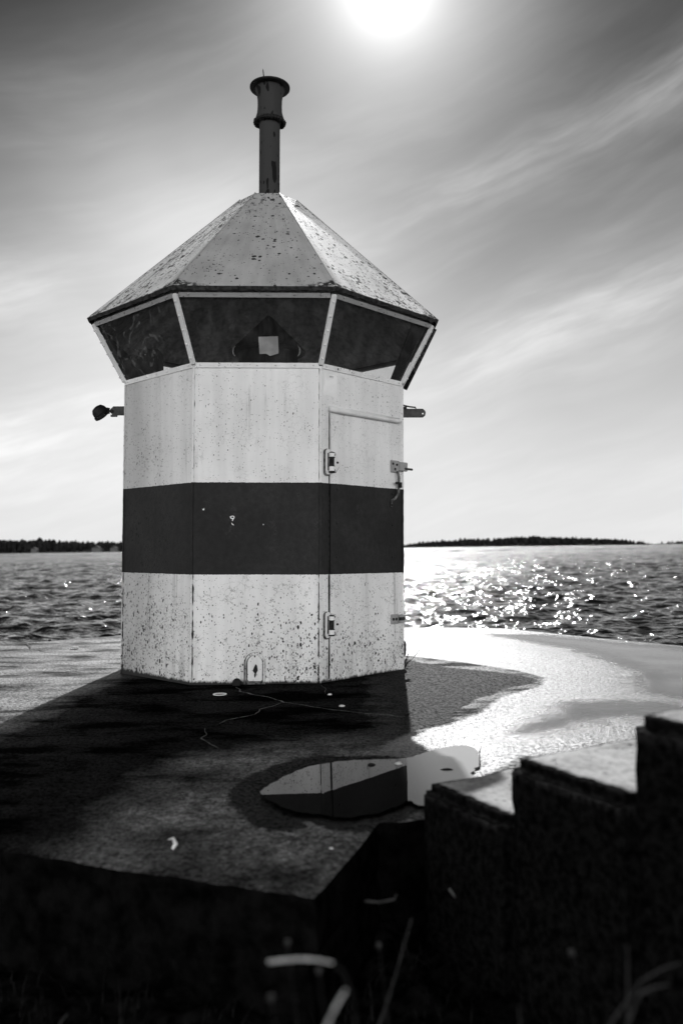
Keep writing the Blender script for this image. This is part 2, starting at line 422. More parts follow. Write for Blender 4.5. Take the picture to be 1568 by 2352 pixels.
for i in range(8):
    a0, b0, a1, b1 = vtx(i, RG0, ZG0), vtx(i+1, RG0, ZG0), vtx(i, RG1, ZG1), vtx(i+1, RG1, ZG1)
    x = (b0-a0).normalized(); upv = ((a1+b1)/2-(a0+b0)/2).normalized(); nrm = x.cross(upv).normalized()
    ins = -nrm*.012
    # frame: bottom flange on the wall head + top rail under the eave
    bm = bmesh.new()
    f = face_frame(i)
    L = SIDE
    for (xa, xb) in ((.012, L-.012),):
        v = [(xa, -.006, HW-.012), (xb, -.006, HW-.012), (xb, -.006, HW+.020), (xa, -.006, HW+.020)]
        add_box(bm, f @ Matrix.Translation(((xa+xb)/2, -.004, HW+.000)), xb-xa, .010, .036)
    wobj = from_bm('window', bm, MAT['white'], T)
    for k in range(7): rivet('rivet', wobj, f @ Matrix.Translation((.05+(L-.10)*k/6, -.010, HW+.002)), MAT['white'], .0085, .006)
    bm = bmesh.new()
    tm = (a1+b1)/2; Lt = (b1-a1).length
    mt = Matrix.Identity(4)
    for j in range(3): mt[j][0], mt[j][1], mt[j][2] = x[j], -nrm[j], upv[j]
    mt.translation = tm
    add_box(bm, mt @ Matrix.Translation((0, -.004, -.014)), Lt-.05, .022, .032)
    for k in range(6):
        add_rivet(bm, mt @ Matrix.Translation((-Lt/2+.09+(Lt-.18)*k/5, -.018, -.010)), .008, .006)
    from_bm('top_rail', bm, MAT['trim'], wobj)
    q = [a0+ins, b0+ins, b1+ins, a1+ins]
    if i in (3, 7): pydata('pane', q, [(0, 1, 2, 3)], MAT['lamp'], wobj)
    if i == 2:
        bm = bmesh.new(); v_ = [a0.lerp(b0, s_).lerp(a1.lerp(b1, s_), t_)-nrm*o_ for s_, t_, o_ in ((.885, .0, .03), (1.0, .0, .03), (1.0, 1., .03), (.835, 1., .03), (.885, .0, .045), (1.0, .0, .045), (1.0, 1., .045), (.835, 1., .045))]
        v_ = [bm.verts.new(p_) for p_ in v_]
        for f_ in ((0, 1, 2, 3), (7, 6, 5, 4), (0, 4, 5, 1), (1, 5, 6, 2), (2, 6, 7, 3), (3, 7, 4, 0)): bm.faces.new([v_[k_] for k_ in f_])
        from_bm('blind_strip', bm, MAT['lamp'], wobj)
    if i == 3:
        bm = bmesh.new()                                             # thick scaled plate hung over the blind pane
        wv = (a1-a0)
        pts = []
        l0 = (a0-a1).length
        mm = mt.copy()
        nn = 26; outl = [(-Lt/2+.02, -.02)]+[(-Lt/2+.02+.008*random.random()-.0*k, -.02-.36*k/nn) for k in range(1, nn)]
        outl = [(-Lt/2+.03+.0*k+.10*k/nn*.9+.008*random.random(), -.01-.36*k/nn) for k in range(nn+1)]+[(.30, -.37), (.40, -.01)]
        add_prism(bm, mm @ Matrix.Translation((0, -.052, 0)), outl, .040)
        from_bm('cover_plate', bm, MAT['rust'], wobj)
    elif i != 7:
        pydata('pane', q, [(0, 1, 2, 3)], MAT['glass'], wobj)
for i in range(8):                                                    # slanted mullions at the corners
    p0, p1 = vtx(i, RG0+.004, ZG0+.006), vtx(i, RG1+.006, ZG1-.01)
    out = vtx(i, 1, 0).normalized(); zz = (p1-p0).normalized(); xx = zz.cross(out).normalized()*-1; yy = zz.cross(xx)
    m = Matrix.Identity(4)
    for j in range(3): m[j][0], m[j][1], m[j][2] = xx[j], yy[j], zz[j]
    m.translation = (p0+p1)/2; Lm = (p1-p0).length
    bm = bmesh.new(); add_box(bm, m, .036, .030, Lm)
    bmesh.ops.bevel(bm, geom=list(bm.edges), offset=.006, segments=2, affect='EDGES')
    for k in range(5):
        for sgn in (-1, 1):
            add_rivet(bm, m @ Matrix.Translation((.004*sgn, sgn*.018, -Lm/2+.05+(Lm-.1)*k/4)), .0075, .008)
    from_bm('mullion', bm, MAT['white'], T)
# ragged rust under the far left eave and by the cover plate
# chimney
bm = bmesh.new(); add_lathe(bm, Matrix.Identity(4), [(.125, HT-.03), (.118, HT+.012), (.092, HT+.03), (.0885, HT+.05), (.0885, HT+.72), (.0875, HT+.86)], 40)
ch = from_bm('chimney', bm, MAT['stack'], T, smooth=True)
bm = bmesh.new()
z0 = HT+.715
add_lathe(bm, Matrix.Identity(4), [(.094, z0), (.118, z0+.004), (.126, z0+.022), (.118, z0+.050), (.108, z0+.085), (.104, z0+.14), (.105, z0+.20), (.112, z0+.25), (.125, z0+.29), (.130, z0+.30)], 40)
from_bm('collar', bm, MAT['stack'], ch, smooth=True)
bm = bmesh.new()
for k in range(26):
    a = k/26*2*math.pi+.1; add_rivet(bm, Matrix.Translation((.118*math.cos(a), .118*math.sin(a), z0+.006)), .016+.012*random.random(), .014)
from_bm('rust_scale', bm, MAT['black_iron'], ch)
bm = bmesh.new(); add_lathe(bm, Matrix.Identity(4), [(.125, z0+.298), (.163, z0+.300), (.172, z0+.306), (.172, z0+.318), (.155, z0+.326), (.05, z0+.350), (.002, z0+.356)], 48)
from_bm('cap', bm, MAT['black_iron'], ch)
bm = bmesh.new(); add_tube(bm, [(-.045, .0, z0+.33), (-.052, 0, z0+.40), (-.060, .0, z0+.47), (-.062, 0, z0+.485)], [.0055, .005, .004, .001], 8)
from_bm('spike', bm, MAT['black_iron'], ch, smooth=True)

# lamp inside the lantern
bm = bmesh.new(); add_lathe(bm, Matrix.Translation((.0, 0, 0)), [(.25, HW-.05), (.25, 2.60), (.27, 2.605)], 40)
lamp = from_bm('lamp', bm, MAT['lamp'], T)
bm = bmesh.new(); add_lathe(bm, Matrix.Identity(4), [(.20, 2.585), (.31, 2.60), (.315, 2.612), (.30, 2.63), (.012, 2.925)], 48)
from_bm('lamp_hood', bm, simple('hood_black', .004, .75, .1, bump=.03), lamp)
for sgn in (-1, 1):
    bm = bmesh.new()
    pts = [(sgn*(.275-.03*(1-math.cos(t))), -.16-.03, 2.575+.045*math.sin(t)*1.0) for t in np.linspace(-1.2, 1.2, 12)]
    add_tube(bm, pts, [.001+.0055*math.cos(t)**1 for t in np.linspace(-1.35, 1.35, 12)], 6)
    from_bm('lens_glint', bm, MAT['paper'], lamp, smooth=True)  # pale strips painted as the glints on the lens rims
bm = bmesh.new(); add_box(bm, Matrix.Translation((-.955, -.28, 2.37)), .22, .20, .36); from_bm('sky_blocker', bm, MAT['lamp'], T, bevel=.01)  # added box, hides the sky seen through the left pane
# taped sheet on the inside of the front pane
a0, b0, a1, b1 = vtx(1, RG0, ZG0), vtx(2, RG0, ZG0), vtx(1, RG1, ZG1), vtx(2, RG1, ZG1)
def on_pane(s, t, off=-.004):
    p = (a0.lerp(b0, s)).lerp(a1.lerp(b1, s), t); n_ = (b0-a0).cross(a1-a0).normalized(); return p+n_*off
bl = [(.520, .16), (.515, .40), (.655, .41), (.660, .30), (.665, .17), (.62, .145), (.60, .135), (.57, .165)]
pydata('taped_sheet', [on_pane(*q) for q in bl], [tuple(range(len(bl)))], MAT['sticker'], T)

# door in face 2 (right of the front face)
F2 = face_frame(2)
DU0, DU1, DZ0, DZ1 = .098*SIDE, .928*SIDE, .035, 1.93
bm = bmesh.new()
add_box(bm, F2 @ Matrix.Translation(((DU0+DU1)/2, -.003, (DZ0+DZ1)/2)), DU1-DU0-.010, .012, DZ1-DZ0)
door = from_bm('door', bm, MW, T)
for k in range(8):
    z = .15+k*.245
    for u in (DU0+.07, DU1-.07):
        if k in (1, 6) and u < .3: continue
        rivet('rivet', door, F2 @ Matrix.Translation((u+.005*random.random(), -.009, z)), MW, .011, .004)
bm = bmesh.new()                                                     # dark shadow gap down the hinge side
pts, rad = [], []
for k in range(140):
    z = DZ0-.01+k/139*(DZ1-DZ0); pts.append(F2 @ Vector((DU0-.003, -.0005, z)))
    rad.append((.0062 if z < .75 else .0035)+.002*mnoise.noise(Vector((4, 0, z*9))))
add_tube(bm, pts, rad, 6); from_bm('door_gap', bm, MAT['seam'], door)
bm = bmesh.new()
add_tube(bm, [F2 @ Vector((DU0-.012, -.016, DZ1+.012)), F2 @ Vector((DU0+.05, -.022, DZ1+.010)), F2 @ Vector((DU1-.02, -.022, DZ1+.012)), F2 @ Vector((DU1+.02, -.016, DZ1+.012))], [.016, .019, .018, .012], 12)
add_prism(bm, F2 @ Matrix.Translation((DU0-.012, -.012, DZ1+.018)), [(0, 0), (DU1-DU0+.03, 0), (DU1-DU0+.03, .024), (0, .024)], .012)
from_bm('drip_rail', bm, MAT['white'], T, smooth=True)
for zc in (1.565, .405):
    bm = bmesh.new()
    pl = []
    for t in np.linspace(0, math.pi, 9): pl.append((.025*math.cos(t), .066+.026*math.sin(t)))
    for t in np.linspace(math.pi, 2*math.pi, 9): pl.append((.025*math.cos(t), -.066+.026*math.sin(t)))
    add_prism(bm, F2 @ Matrix.Translation((DU0-.022, -.014, zc)), pl, .012)
    add_prism(bm, F2 @ Matrix.Translation((DU0+.01, -.016, zc)), [(0, -.075), (.045, -.066), (.085, -.02), (.085, .02), (.045, .066), (0, .075)], .010)
    bs = bmesh.new(); add_prism(bs, F2 @ Matrix.Translation((DU0-.026, -.0075, zc-.004)), [(x*1.22-.004, z*1.07) for x, z in pl], .006)  # darker plate behind, painting a shade outline round the hinge
    add_prism(bs, F2 @ Matrix.Translation((DU0+.008, -.0098, zc)), [(0, -.083), (.050, -.074), (.092, -.02), (.092, .02), (.048, .070), (0, .079)], .003)
    add_box(bs, F2 @ Matrix.Translation((DU0-.026, -.0155, zc)), .012, .006, .125)
    from_bm('shade_outline', bs, MAT['grime'], door)
    h = from_bm('hinge', bm, MAT['white'], door, bevel=.002)
    bm = bmesh.new()
    add_lathe(bm, F2 @ Matrix.Translation((DU0-.004, -.030, zc)), [(.018, -.072), (.021, -.066), (.021, -.034), (.0165, -.032), (.0165, .030), (.021, .032), (.021, .060), (.016, .066)], 20)
    from_bm('hinge_pin', bm, MAT['white'], h, smooth=False)
    bm = bmesh.new(); add_lathe(bm, F2 @ Matrix.Translation((DU0-.004, -.0305, zc)), [(.0168, -.078), (.0222, -.074), (.0222, -.069), (.0172, -.065), (.0172, -.036), (.0216, -.034), (.0216, -.030), (.0170, -.028), (.0170, .028), (.0216, .030), (.0216, .034), (.0170, .036), (.0170, .058), (.0205, .064), (.015, .070)], 20)
    from_bm('hinge_gaps', bm, MAT['seam'], h)  # dark sleeve marking the gap lines between the knuckles
    for (a, b) in ((.035, .055), (.066, 0), (.035, -.058)):
        rivet('bolt', h, F2 @ Matrix.Translation((DU0+a, -.018, zc+b)), MAT['seam'], .009, .008)
# hasp near the right edge
bm = bmesh.new()
add_box(bm, F2 @ Matrix.Translation((DU1-.045, -.015, 1.585)), .10, .014, .095)
add_box(bm, F2 @ Matrix.Translation((DU1+.045, -.018, 1.590)), .10, .024, .070)
hasp = from_bm('hasp', bm, MAT['trim'], door, bevel=.004)
for k in ((-.075, .02), (-.05, -.02), (-.03, .015)): rivet('bolt', hasp, F2 @ Matrix.Translation((DU1+k[0], -.024, 1.585+k[1])), MAT['seam'], .010, .006)
bm = bmesh.new()
add_tube(bm, [F2 @ Vector((DU1+.06, -.030, 1.575)), F2 @ Vector((SIDE+.075, -.036, 1.573))], .009, 10)
from_bm('hasp_bolt', bm, MAT['grey_iron'], hasp)
bm = bmesh.new()
add_tube(bm, [F2 @ Vector(p) for p in ((DU1-.028, -.030, 1.55), (DU1-.020, -.034, 1.50), (DU1-.018, -.034, 1.43), (DU1-.022, -.030, 1.37), (DU1-.05, -.022, 1.335), (DU1-.082, -.016, 1.32), (DU1-.085, -.014, 1.27))], .010, 8)
hk = from_bm('lock_hook', bm, MAT['grime'], door, smooth=True)
bm = bmesh.new()
add_box(bm, F2 @ Matrix.Translation((DU1-.028, -.040, 1.455)), .065, .02, .016); add_box(bm, F2 @ Matrix.Translation((DU1-.014, -.040, 1.44)), .03, .022, .04)
from_bm('hook_clip', bm, MAT['black_iron'], hk, bevel=.003)
# lower lug
bm = bmesh.new()
add_box(bm, F2 @ Matrix.Translation((DU1-.05, -.012, .405)), .085, .012, .075)
add_box(bm, F2 @ Matrix.Translation((DU1+.045, -.020, .427)), .12, .03, .018); add_box(bm, F2 @ Matrix.Translation((DU1+.045, -.020, .383)), .12, .03, .018)
lug = from_bm('latch', bm, MAT['trim'], door, bevel=.003)
for k in (-.07, -.035): rivet('bolt', lug, F2 @ Matrix.Translation((DU1+k, -.020, .405)), MAT['rust'], .012, .007)
bm = bmesh.new(); add_box(bm, F2 @ Matrix.Translation((DU1+.03, -.020, .405)), .05, .025, .024)
from_bm('latch_tongue', bm, MAT['rust'], lug)
# paper notice, mostly weathered away, with remains of print
bm = bmesh.new()
add_prism(bm, F2 @ Matrix.Translation((.030, -.0025, 2.035)), [(0, .01), (.010, .0), (.02, .012), (.135, .0), (.135, .165), (0, .17), (.008, .09), (-.002, .07)], .002)
note = from_bm('notice', bm, MAT['paper'], T)
tc = bpy.data.curves.new('print', 'FONT'); tc.body = 'MTT'; tc.size = .022; tc.extrude = .0003
to = bpy.data.objects.new('print', tc); COL.objects.link(to)
dg = bpy.context.evaluated_depsgraph_get(); me = bpy.data.meshes.new_from_object(to.evaluated_get(dg)); bpy.data.objects.remove(to); bpy.data.curves.remove(tc)
fm_ = F2 @ Matrix.Translation((.085, -.0035, 2.175)) @ Matrix.Rotation(math.pi/2, 4, 'X'); me.transform(fm_)
link('print', me, MAT['ink'], note)
# vent cover at the foot of the front face
F1 = face_frame(1)
def arch(w, h, n=14): return [(-w, 0), (-w, h-w)]+[(w*math.cos(t), h-w+w*math.sin(t)) for t in np.linspace(math.pi, 0, n)[1:-1]]+[(w, h-w), (w, 0)]
bm = bmesh.new(); add_prism(bm, F1 @ Matrix.Translation((.450, -.010, .005)), arch(.068, .212), .010)
vent = from_bm('vent_cover', bm, MW, T, bevel=.003)
bs = bmesh.new(); add_prism(bs, F1 @ Matrix.Translation((.446, -.0045, -.01)), arch(.075, .228), .004); add_prism(bs, F1 @ Matrix.Translation((.446, -.0135, .008)), arch(.060, .192), .004)  # larger dark arches paint the shade edge round cover and hood
from_bm('shade_outline', bs, MAT['grime'], vent)
bm = bmesh.new(); add_prism(bm, F1 @ Matrix.Translation((.450, -.030, .022)), arch(.051, .178), .020)
from_bm('vent_hood', bm, MAT['white'], vent, bevel=.006)
bm = bmesh.new(); add_prism(bm, F1 @ Matrix.Translation((.455, -.0325, .045)), [(-.004, 0), (-.010, .022), (-.006, .03), (-.020, .05), (-.012, .07), (.000, .096), (.010, .085), (.016, .052), (.006, .034), (.002, .015)], .004)
from_bm('rust_hole', bm, MAT['black_iron'], vent)
bm = bmesh.new()
for k in range(6): add_lathe(bm, F1 @ Matrix.Translation((.325, -.02-.007*k, .012)) @ Matrix.Rotation(math.pi/2, 4, 'X'), [(.026, -.002), (.030, 0), (.026, .004)], 16)
from_bm('pipe_stub', bm, MAT['black_iron'], T)
# bare spots and chips in the dark band
def chip(pts, mat, nm='paint_chip', f=F1, off=-.0060):
    bm = bmesh.new(); add_prism(bm, f @ Matrix.Translation((0, off, 0)), pts, .002); return from_bm(nm, bm, mat, T)
def fpx(x, y): return ((x-438)/299*SIDE, (1568-y)/728.5*HW)
loop = [(527, 1192), (526, 1189), (529, 1187.5), (533, 1187), (536, 1188), (537, 1190.5), (536, 1193), (534, 1196), (533, 1199), (531, 1199), (532, 1195), (529, 1194)]
chip([fpx(x, y) for x, y in loop], MAT['paper'])
chip([fpx(x, y) for x, y in ((528.5, 1190), (531, 1188.6), (534.5, 1189), (535, 1191), (533, 1192.6), (530, 1192))], MAT['black_iron'], 'rust_spot', off=-.0066)
chip([fpx(x, y) for x, y in ((534, 1198), (537, 1198.5), (539.5, 1202), (539, 1206), (536, 1207.5), (532, 1205), (531, 1201))], MAT['black_iron'], 'rust_spot', off=-.0066)
chip([fpx(x, y) for x, y in ((529.5, 1203), (531, 1203.5), (533, 1206), (536, 1208), (535, 1209), (531, 1207))], MAT['paper'])
chip([fpx(x, y) for x, y in ((462, 1171), (464, 1172), (466, 1169), (466.5, 1173), (465, 1175), (462.5, 1174))], MAT['paper'])
chip([fpx(x, y) for x, y in ((603, 1206), (604.6, 1205.5), (605, 1208), (603.5, 1209))], MAT['paper'])
# arms high on the sides
F7 = face_frame(7); F3 = face_frame(3)
def side_arm(corner, dirv, z, length, zc, mat):
    pass
ax = Vector((-1, .02, 0)).normalized()
def arm_frame(p, x):
    z = Vector((0, 0, 1)); y = z.cross(x); m = Matrix.Identity(4)
    for j in range(3): m[j][0], m[j][1], m[j][2] = x[j], y[j], z[j]
    m.translation = p; return m
pl = vtx(0, RW, 0).lerp(vtx(-1, RW, 0), .10)
AL = arm_frame(Vector((pl.x, pl.y, 2.045)), Vector((-1, 0, 0)))
bm = bmesh.new()
add_prism(bm, AL @ Matrix.Translation((-.02, -.008, 0)), [(0, -.036), (.13, -.036), (.142, -.032), (.158, -.015), (.158, .014), (.135, .036), (0, .036)], .012)
add_box(bm, AL @ Matrix.Translation((.11, .0, -.040)), .05, .02, .016)
arm = from_bm('bracket_arm', bm, MAT['grey_iron'], T)
bm = bmesh.new()
add_lathe(bm, AL @ Matrix.Translation((.128, .006, -.004)) @ Matrix.Rotation(math.pi/2, 4, 'X'), [(.016, -.008), (.016, .02), (.010, .03)], 12)
from_bm('arm_bolt', bm, MAT['black_iron'], arm)
bm = bmesh.new()
FLc = AL @ Matrix.Translation((.222, 0, -.010)) @ Matrix.Rotation(R(-140), 4, 'Y')
add_lathe(bm, FLc, [(.02, -.050), (.045, -.040), (.058, -.020), (.062, .0), (.063, .018), (.070, .020), (.070, .034), (.050, .036)], 28)
fl = from_bm('floodlight', bm, MAT['black_iron'], arm)
bm = bmesh.new()
for dz_ in (-.018, .018): add_tube(bm, [AL @ Vector((.145, 0, dz_*.9)), AL @ Vector((.165, 0, dz_*1.15)), AL @ Vector((.185, 0, dz_-.004))], .007, 8)
add_box(bm, AL @ Matrix.Translation((.166, 0, .0)), .012, .016, .024)
from_bm('swivel', bm, MAT['black_iron'], fl)
pr = vtx(3, RW, 0).lerp(vtx(4, RW, 0), .10)
AR = arm_frame(Vector((pr.x, pr.y, 2.035)), Vector((1, 0, 0)))
bm = bmesh.new()
hole = [(.172+.007*math.cos(t), -.005+.007*math.sin(t)) for t in np.linspace(0, 2*math.pi, 13)[:-1]]
outl = [(-.03, -.036), (.172, -.036), (.190, -.018), (.195, .0), (.190, .018), (.172, .034), (-.03, .034)]
# plate with a real hole: two halves around it
top = [(-.03, -.005), (.165, -.005)]+[(.172+.007*math.cos(t), -.005+.007*math.sin(t)) for t in np.linspace(math.pi, 0, 9)[1:-1]]+[(.179, -.005), (.194, -.005), (.195, .004), (.190, .018), (.172, .034), (-.03, .034)]
bot = [(-.03, -.036), (.172, -.036), (.190, -.022), (.194, -.005), (.179, -.005)]+[(.172+.007*math.cos(t), -.005+.007*math.sin(t)) for t in np.linspace(2*math.pi, math.pi, 9)[1:-1]]+[(.165, -.005), (-.03, -.005)]
add_prism(bm, AR @ Matrix.Translation((0, -.006, 0)), top, .012); add_prism(bm, AR @ Matrix.Translation((0, -.006, 0)), bot, .012)
arm2 = from_bm('bracket_arm', bm, MAT['grey_iron'], T)
bm = bmesh.new(); add_tube(bm, [AR @ Vector(p) for p in ((-.01, 0, .068), (.035, 0, .058), (.07, 0, .050), (.112, 0, .046), (.116, 0, .034))], .006, 8)
add_box(bm, AR @ Matrix.Translation((.015, -.004, .040)), .055, .03, .018)
from_bm('rusty_rod', bm, MAT['rust'], arm2)
# pad beside the right corner near the ground
bm = bmesh.new(); p4 = vtx(3, RW, 0)
add_prism(bm, arm_frame(Vector((p4.x-.02, p4.y+.08, .10)), Vector((1, 0, 0))), [(0, -.005), (.046, .0), (.052, .05), (.052, .10), (.044, .118), (.03, .125), (0, .125)], .06)
from_bm('side_pad', bm, MAT['rust'], T, bevel=.006)

# ================================================================== PIER SLAB
def sdf(P, poly):
    """signed distance (negative inside) of points P (n,2) to polygon"""
    poly = np.asarray(poly, float); n = len(poly); d = np.full(len(P), 1e9); ins = np.zeros(len(P), bool)
    for i in range(n):
        a, b = poly[i], poly[(i+1) % n]; e = b-a; w = P-a
        t = np.clip((w@e)/(e@e), 0, 1); d = np.minimum(d, np.hypot(*(w-np.outer(t, e)).T))
        c = ((a[1] > P[:, 1]) != (b[1] > P[:, 1]))
        with np.errstate(divide='ignore', invalid='ignore'):
            xx = (b[0]-a[0])*(P[:, 1]-a[1])/(b[1]-a[1])+a[0]
        ins ^= c & (P[:, 0] < xx)
    return np.where(ins, -d, d)
def vnoise(x, y, sc, seed=0):
    """cheap smooth value noise"""
    x = np.asarray(x)*sc; y = np.asarray(y)*sc
    xi = np.floor(x).astype(int); yi = np.floor(y).astype(int); fx = x-xi; fy = y-yi
    fx = fx*fx*(3-2*fx); fy = fy*fy*(3-2*fy)
    def h(i, j):
        v = np.sin(i*127.1+j*311.7+seed*74.7)*43758.5453; return v-np.floor(v)
    return (h(xi, yi)*(1-fx)+h(xi+1, yi)*fx)*(1-fy)+(h(xi, yi+1)*(1-fx)+h(xi+1, yi+1)*fx)*fy
def gpoly(pts): return np.array([G(x, y)[:2] for x, y in pts])
front = [(-8, 5.0), (-3., 3.42), (-1.102, 2.673), (-.088, 2.275), (.116, 2.886), (.268, 2.905), (2.2, 3.35), (5.5, 4.2)]
back = [(-8, 5.2), (-5, 7.4), (-3.558, 8.6), (-2.488, 9.33), (-1., 9.8), (.0, 9.88), (.708, 9.785), (1.3, 9.68), (1.818, 9.52), (2.201, 9.06), (2.674, 8.32), (3.146, 7.68), (4.2, 6.2), (5.5, 4.4)]
xs = np.unique(np.concatenate([np.arange(-8, -3, .08), np.arange(-3, 3.2, .022), np.arange(3.2, 5.51, .06), [p[0] for p in front]]))
fy = np.interp(xs, *zip(*front)); by = np.interp(xs, *zip(*back))
by = by + (vnoise(xs, xs*0, 1.1)-.5)*.10
fy = fy + (vnoise(xs, xs*0, 16, 3)-.5)*.018 + (vnoise(xs, xs*0, 50, 5)-.5)*.010
NR = 300
tt = np.linspace(0, 1, NR)**1.5
X = np.repeat(xs[None], NR, 0); Y = fy[None]+(by-fy)[None]*tt[:, None]
Zs = (vnoise(X, Y, .9, 1)-.5)*.012+(vnoise(X, Y, 3.1, 2)-.5)*.004
edge = np.minimum((Y-fy[None]), (by[None]-Y)); Zs -= .004*np.exp(-edge/.02)
P2 = np.stack([X.ravel(), Y.ravel()], 1)
damp = gpoly([(926, 1511), (959, 1519), (1024, 1532), (1134, 1542), (1199, 1552), (1236, 1561), (1224, 1569), (1164, 1579), (1134, 1594), (1094, 1604), (1079, 1617), (1029, 1642), (1044, 1652), (1058, 1662), (1024, 1664), (974, 1674), (940, 1683), (880, 1712), (760, 1715), (600, 1700), (500, 1660), (560, 1560), (880, 1520)])
pale = gpoly([(420, 1770), (640, 1722), (860, 1715), (940, 1740), (1000, 1900), (860, 2000), (720, 2120), (500, 2060), (230, 1990), (280, 1860)])
ring = gpoly([(522, 1835), (530, 1815), (566, 1785), (595, 1772), (636, 1755), (681, 1744), (748, 1735), (790, 1737), (860, 1734), (930, 1738), (990, 1760), (1000, 1830), (960, 1865), (930, 1885), (880, 1905), (857, 1915), (809, 1915), (745, 1908), (722, 1892), (700, 1887), (684, 1905), (662, 1913), (623, 1910), (578, 1897), (566, 1883), (534, 1854)])
filmA = gpoly([(1090, 1455), (1200, 1475), (1330, 1500), (1430, 1540), (1460, 1590), (1568, 1608), (2300, 1700), (2600, 1560), (1568, 1487), (1400, 1470), (1250, 1455)])
filmB = gpoly([(1064, 1696), (1134, 1667), (1209, 1642), (1264, 1607), (1334, 1605), (1434, 1605), (1568, 1617), (2200, 1700), (1900, 1730), (1454, 1652), (1434, 1662), (1284, 1692), (1164, 1707), (1084, 1712)])
Wp = [(603, 1826), (606, 1814), (626, 1800), (662, 1779), (707, 1763), (767, 1753), (822, 1747), (931, 1743), (968, 1733), (1010, 1721), (1060, 1713), (1090, 1722), (1103, 1748), (1082, 1782), (1180, 1792), (1172, 1850), (1040, 1862), (965, 1850), (934, 1842), (886, 1866), (838, 1876), (783, 1882), (732, 1871), (681, 1867), (639, 1854), (630, 1849), (610, 1839)]
water = gpoly(Wp)
wet = gpoly([(860, 1734), (879, 1716), (908, 1697), (940, 1685), (974, 1676), (1030, 1665), (1100, 1640), (1150, 1600), (1240, 1575), (1250, 1556), (1190, 1540), (1060, 1520), (926, 1505), (926, 1441), (1150, 1443), (1568, 1470), (3000, 1500), (3000, 1800), (1330, 1735), (1200, 1738), (1130, 1772), (1080, 1800), (1000, 1800), (930, 1740)])
sd_damp, sd_ring, sd_wet = sdf(P2, damp), sdf(P2, ring), sdf(P2, wet)
sd_film = np.minimum(sdf(P2, filmA), sdf(P2, filmB)); sd_water = sdf(P2, water); sd_pale = sdf(P2, pale)
Zf = Zs.ravel() - .010*np.clip(1-sd_water/.12, 0, 1)*(sd_water > -1)       # the slab dips under the puddle
nx = len(xs)
verts = np.concatenate([np.stack([X.ravel(), Y.ravel(), Zf], 1)])
faces = []
i0 = (np.arange(NR-1)[:, None]*nx+np.arange(nx-1)[None]).ravel()
faces = np.stack([i0, i0+1, i0+nx+1, i0+nx], 1)
# broken vertical edge all round
nd = 14
sv, sf, base0 = [], [], len(verts)
loop_idx = list(range(nx))+[k*nx+nx-1 for k in range(1, NR)]+[(NR-1)*nx+j for j in range(nx-2, -1, -1)]+[k*nx for k in range(NR-2, 0, -1)]
L_ = len(loop_idx); lp = verts[loop_idx]
cen = np.array([0., 6.])
for k in range(1, nd+1):
    q = lp.copy(); q[:, 2] -= .045*k
    s_ = np.arange(L_)*.05
    dirn = np.zeros_like(q[:, :2]); tan = np.roll(lp[:, :2], -3, 0)-np.roll(lp[:, :2], 3, 0); tan /= np.linalg.norm(tan, axis=1)[:, None]+1e-9
    dirn = np.stack([tan[:, 1], -tan[:, 0]], 1)
    q[:, :2] += dirn*((vnoise(s_*6, s_*0+k*1.3, 1, 9)-.55)*.035)[:, None]
    sv.append(q)
verts = np.concatenate([verts]+sv)
sfaces = []
prev = np.array(loop_idx)
for k in range(nd):
    cur = base0+k*L_+np.arange(L_)
    sfaces.append(np.stack([prev, cur, np.roll(cur, -1), np.roll(prev, -1)], 1)); prev = cur
nf_top = len(faces); allf = np.concatenate([faces]+sfaces)
me = bpy.data.meshes.new('pavement')
def np_mesh(me, v, f):
    f = np.ascontiguousarray(f, dtype=np.int32); k = f.shape[1]
    me.vertices.add(len(v)); me.vertices.foreach_set('co', np.ascontiguousarray(v, dtype=np.float32).ravel())
    me.loops.add(f.size); me.loops.foreach_set('vertex_index', f.ravel())
    me.polygons.add(len(f)); me.polygons.foreach_set('loop_start', np.arange(0, f.size, k, dtype=np.int32))
    try: me.polygons.foreach_set('loop_total', np.full(len(f), k, dtype=np.int32))
    except Exception: pass
    me.update(calc_edges=True); me.validate()
np_mesh(me, verts, allf)
def fattr(me, name, arr, total):
    a = me.attributes.new(name, 'FLOAT', 'POINT'); z = np.full(total, 1., dtype=np.float32); z[:len(arr)] = arr; a.data.foreach_set('value', z)
for nm, arr in (('damp', sd_damp), ('ring', sd_ring), ('wet', sd_wet), ('film', sd_film), ('pale', sd_pale), ('tower_shade', sdf(P2, gpoly([(272, 1556), (875, 1540), (890, 1690), (640, 1705), (400, 1750), (300, 1830), (200, 1930), (40, 2010), (-900, 2060), (-1200, 1990), (-400, 1822), (0, 1680)])))): fattr(me, nm, arr, len(verts))

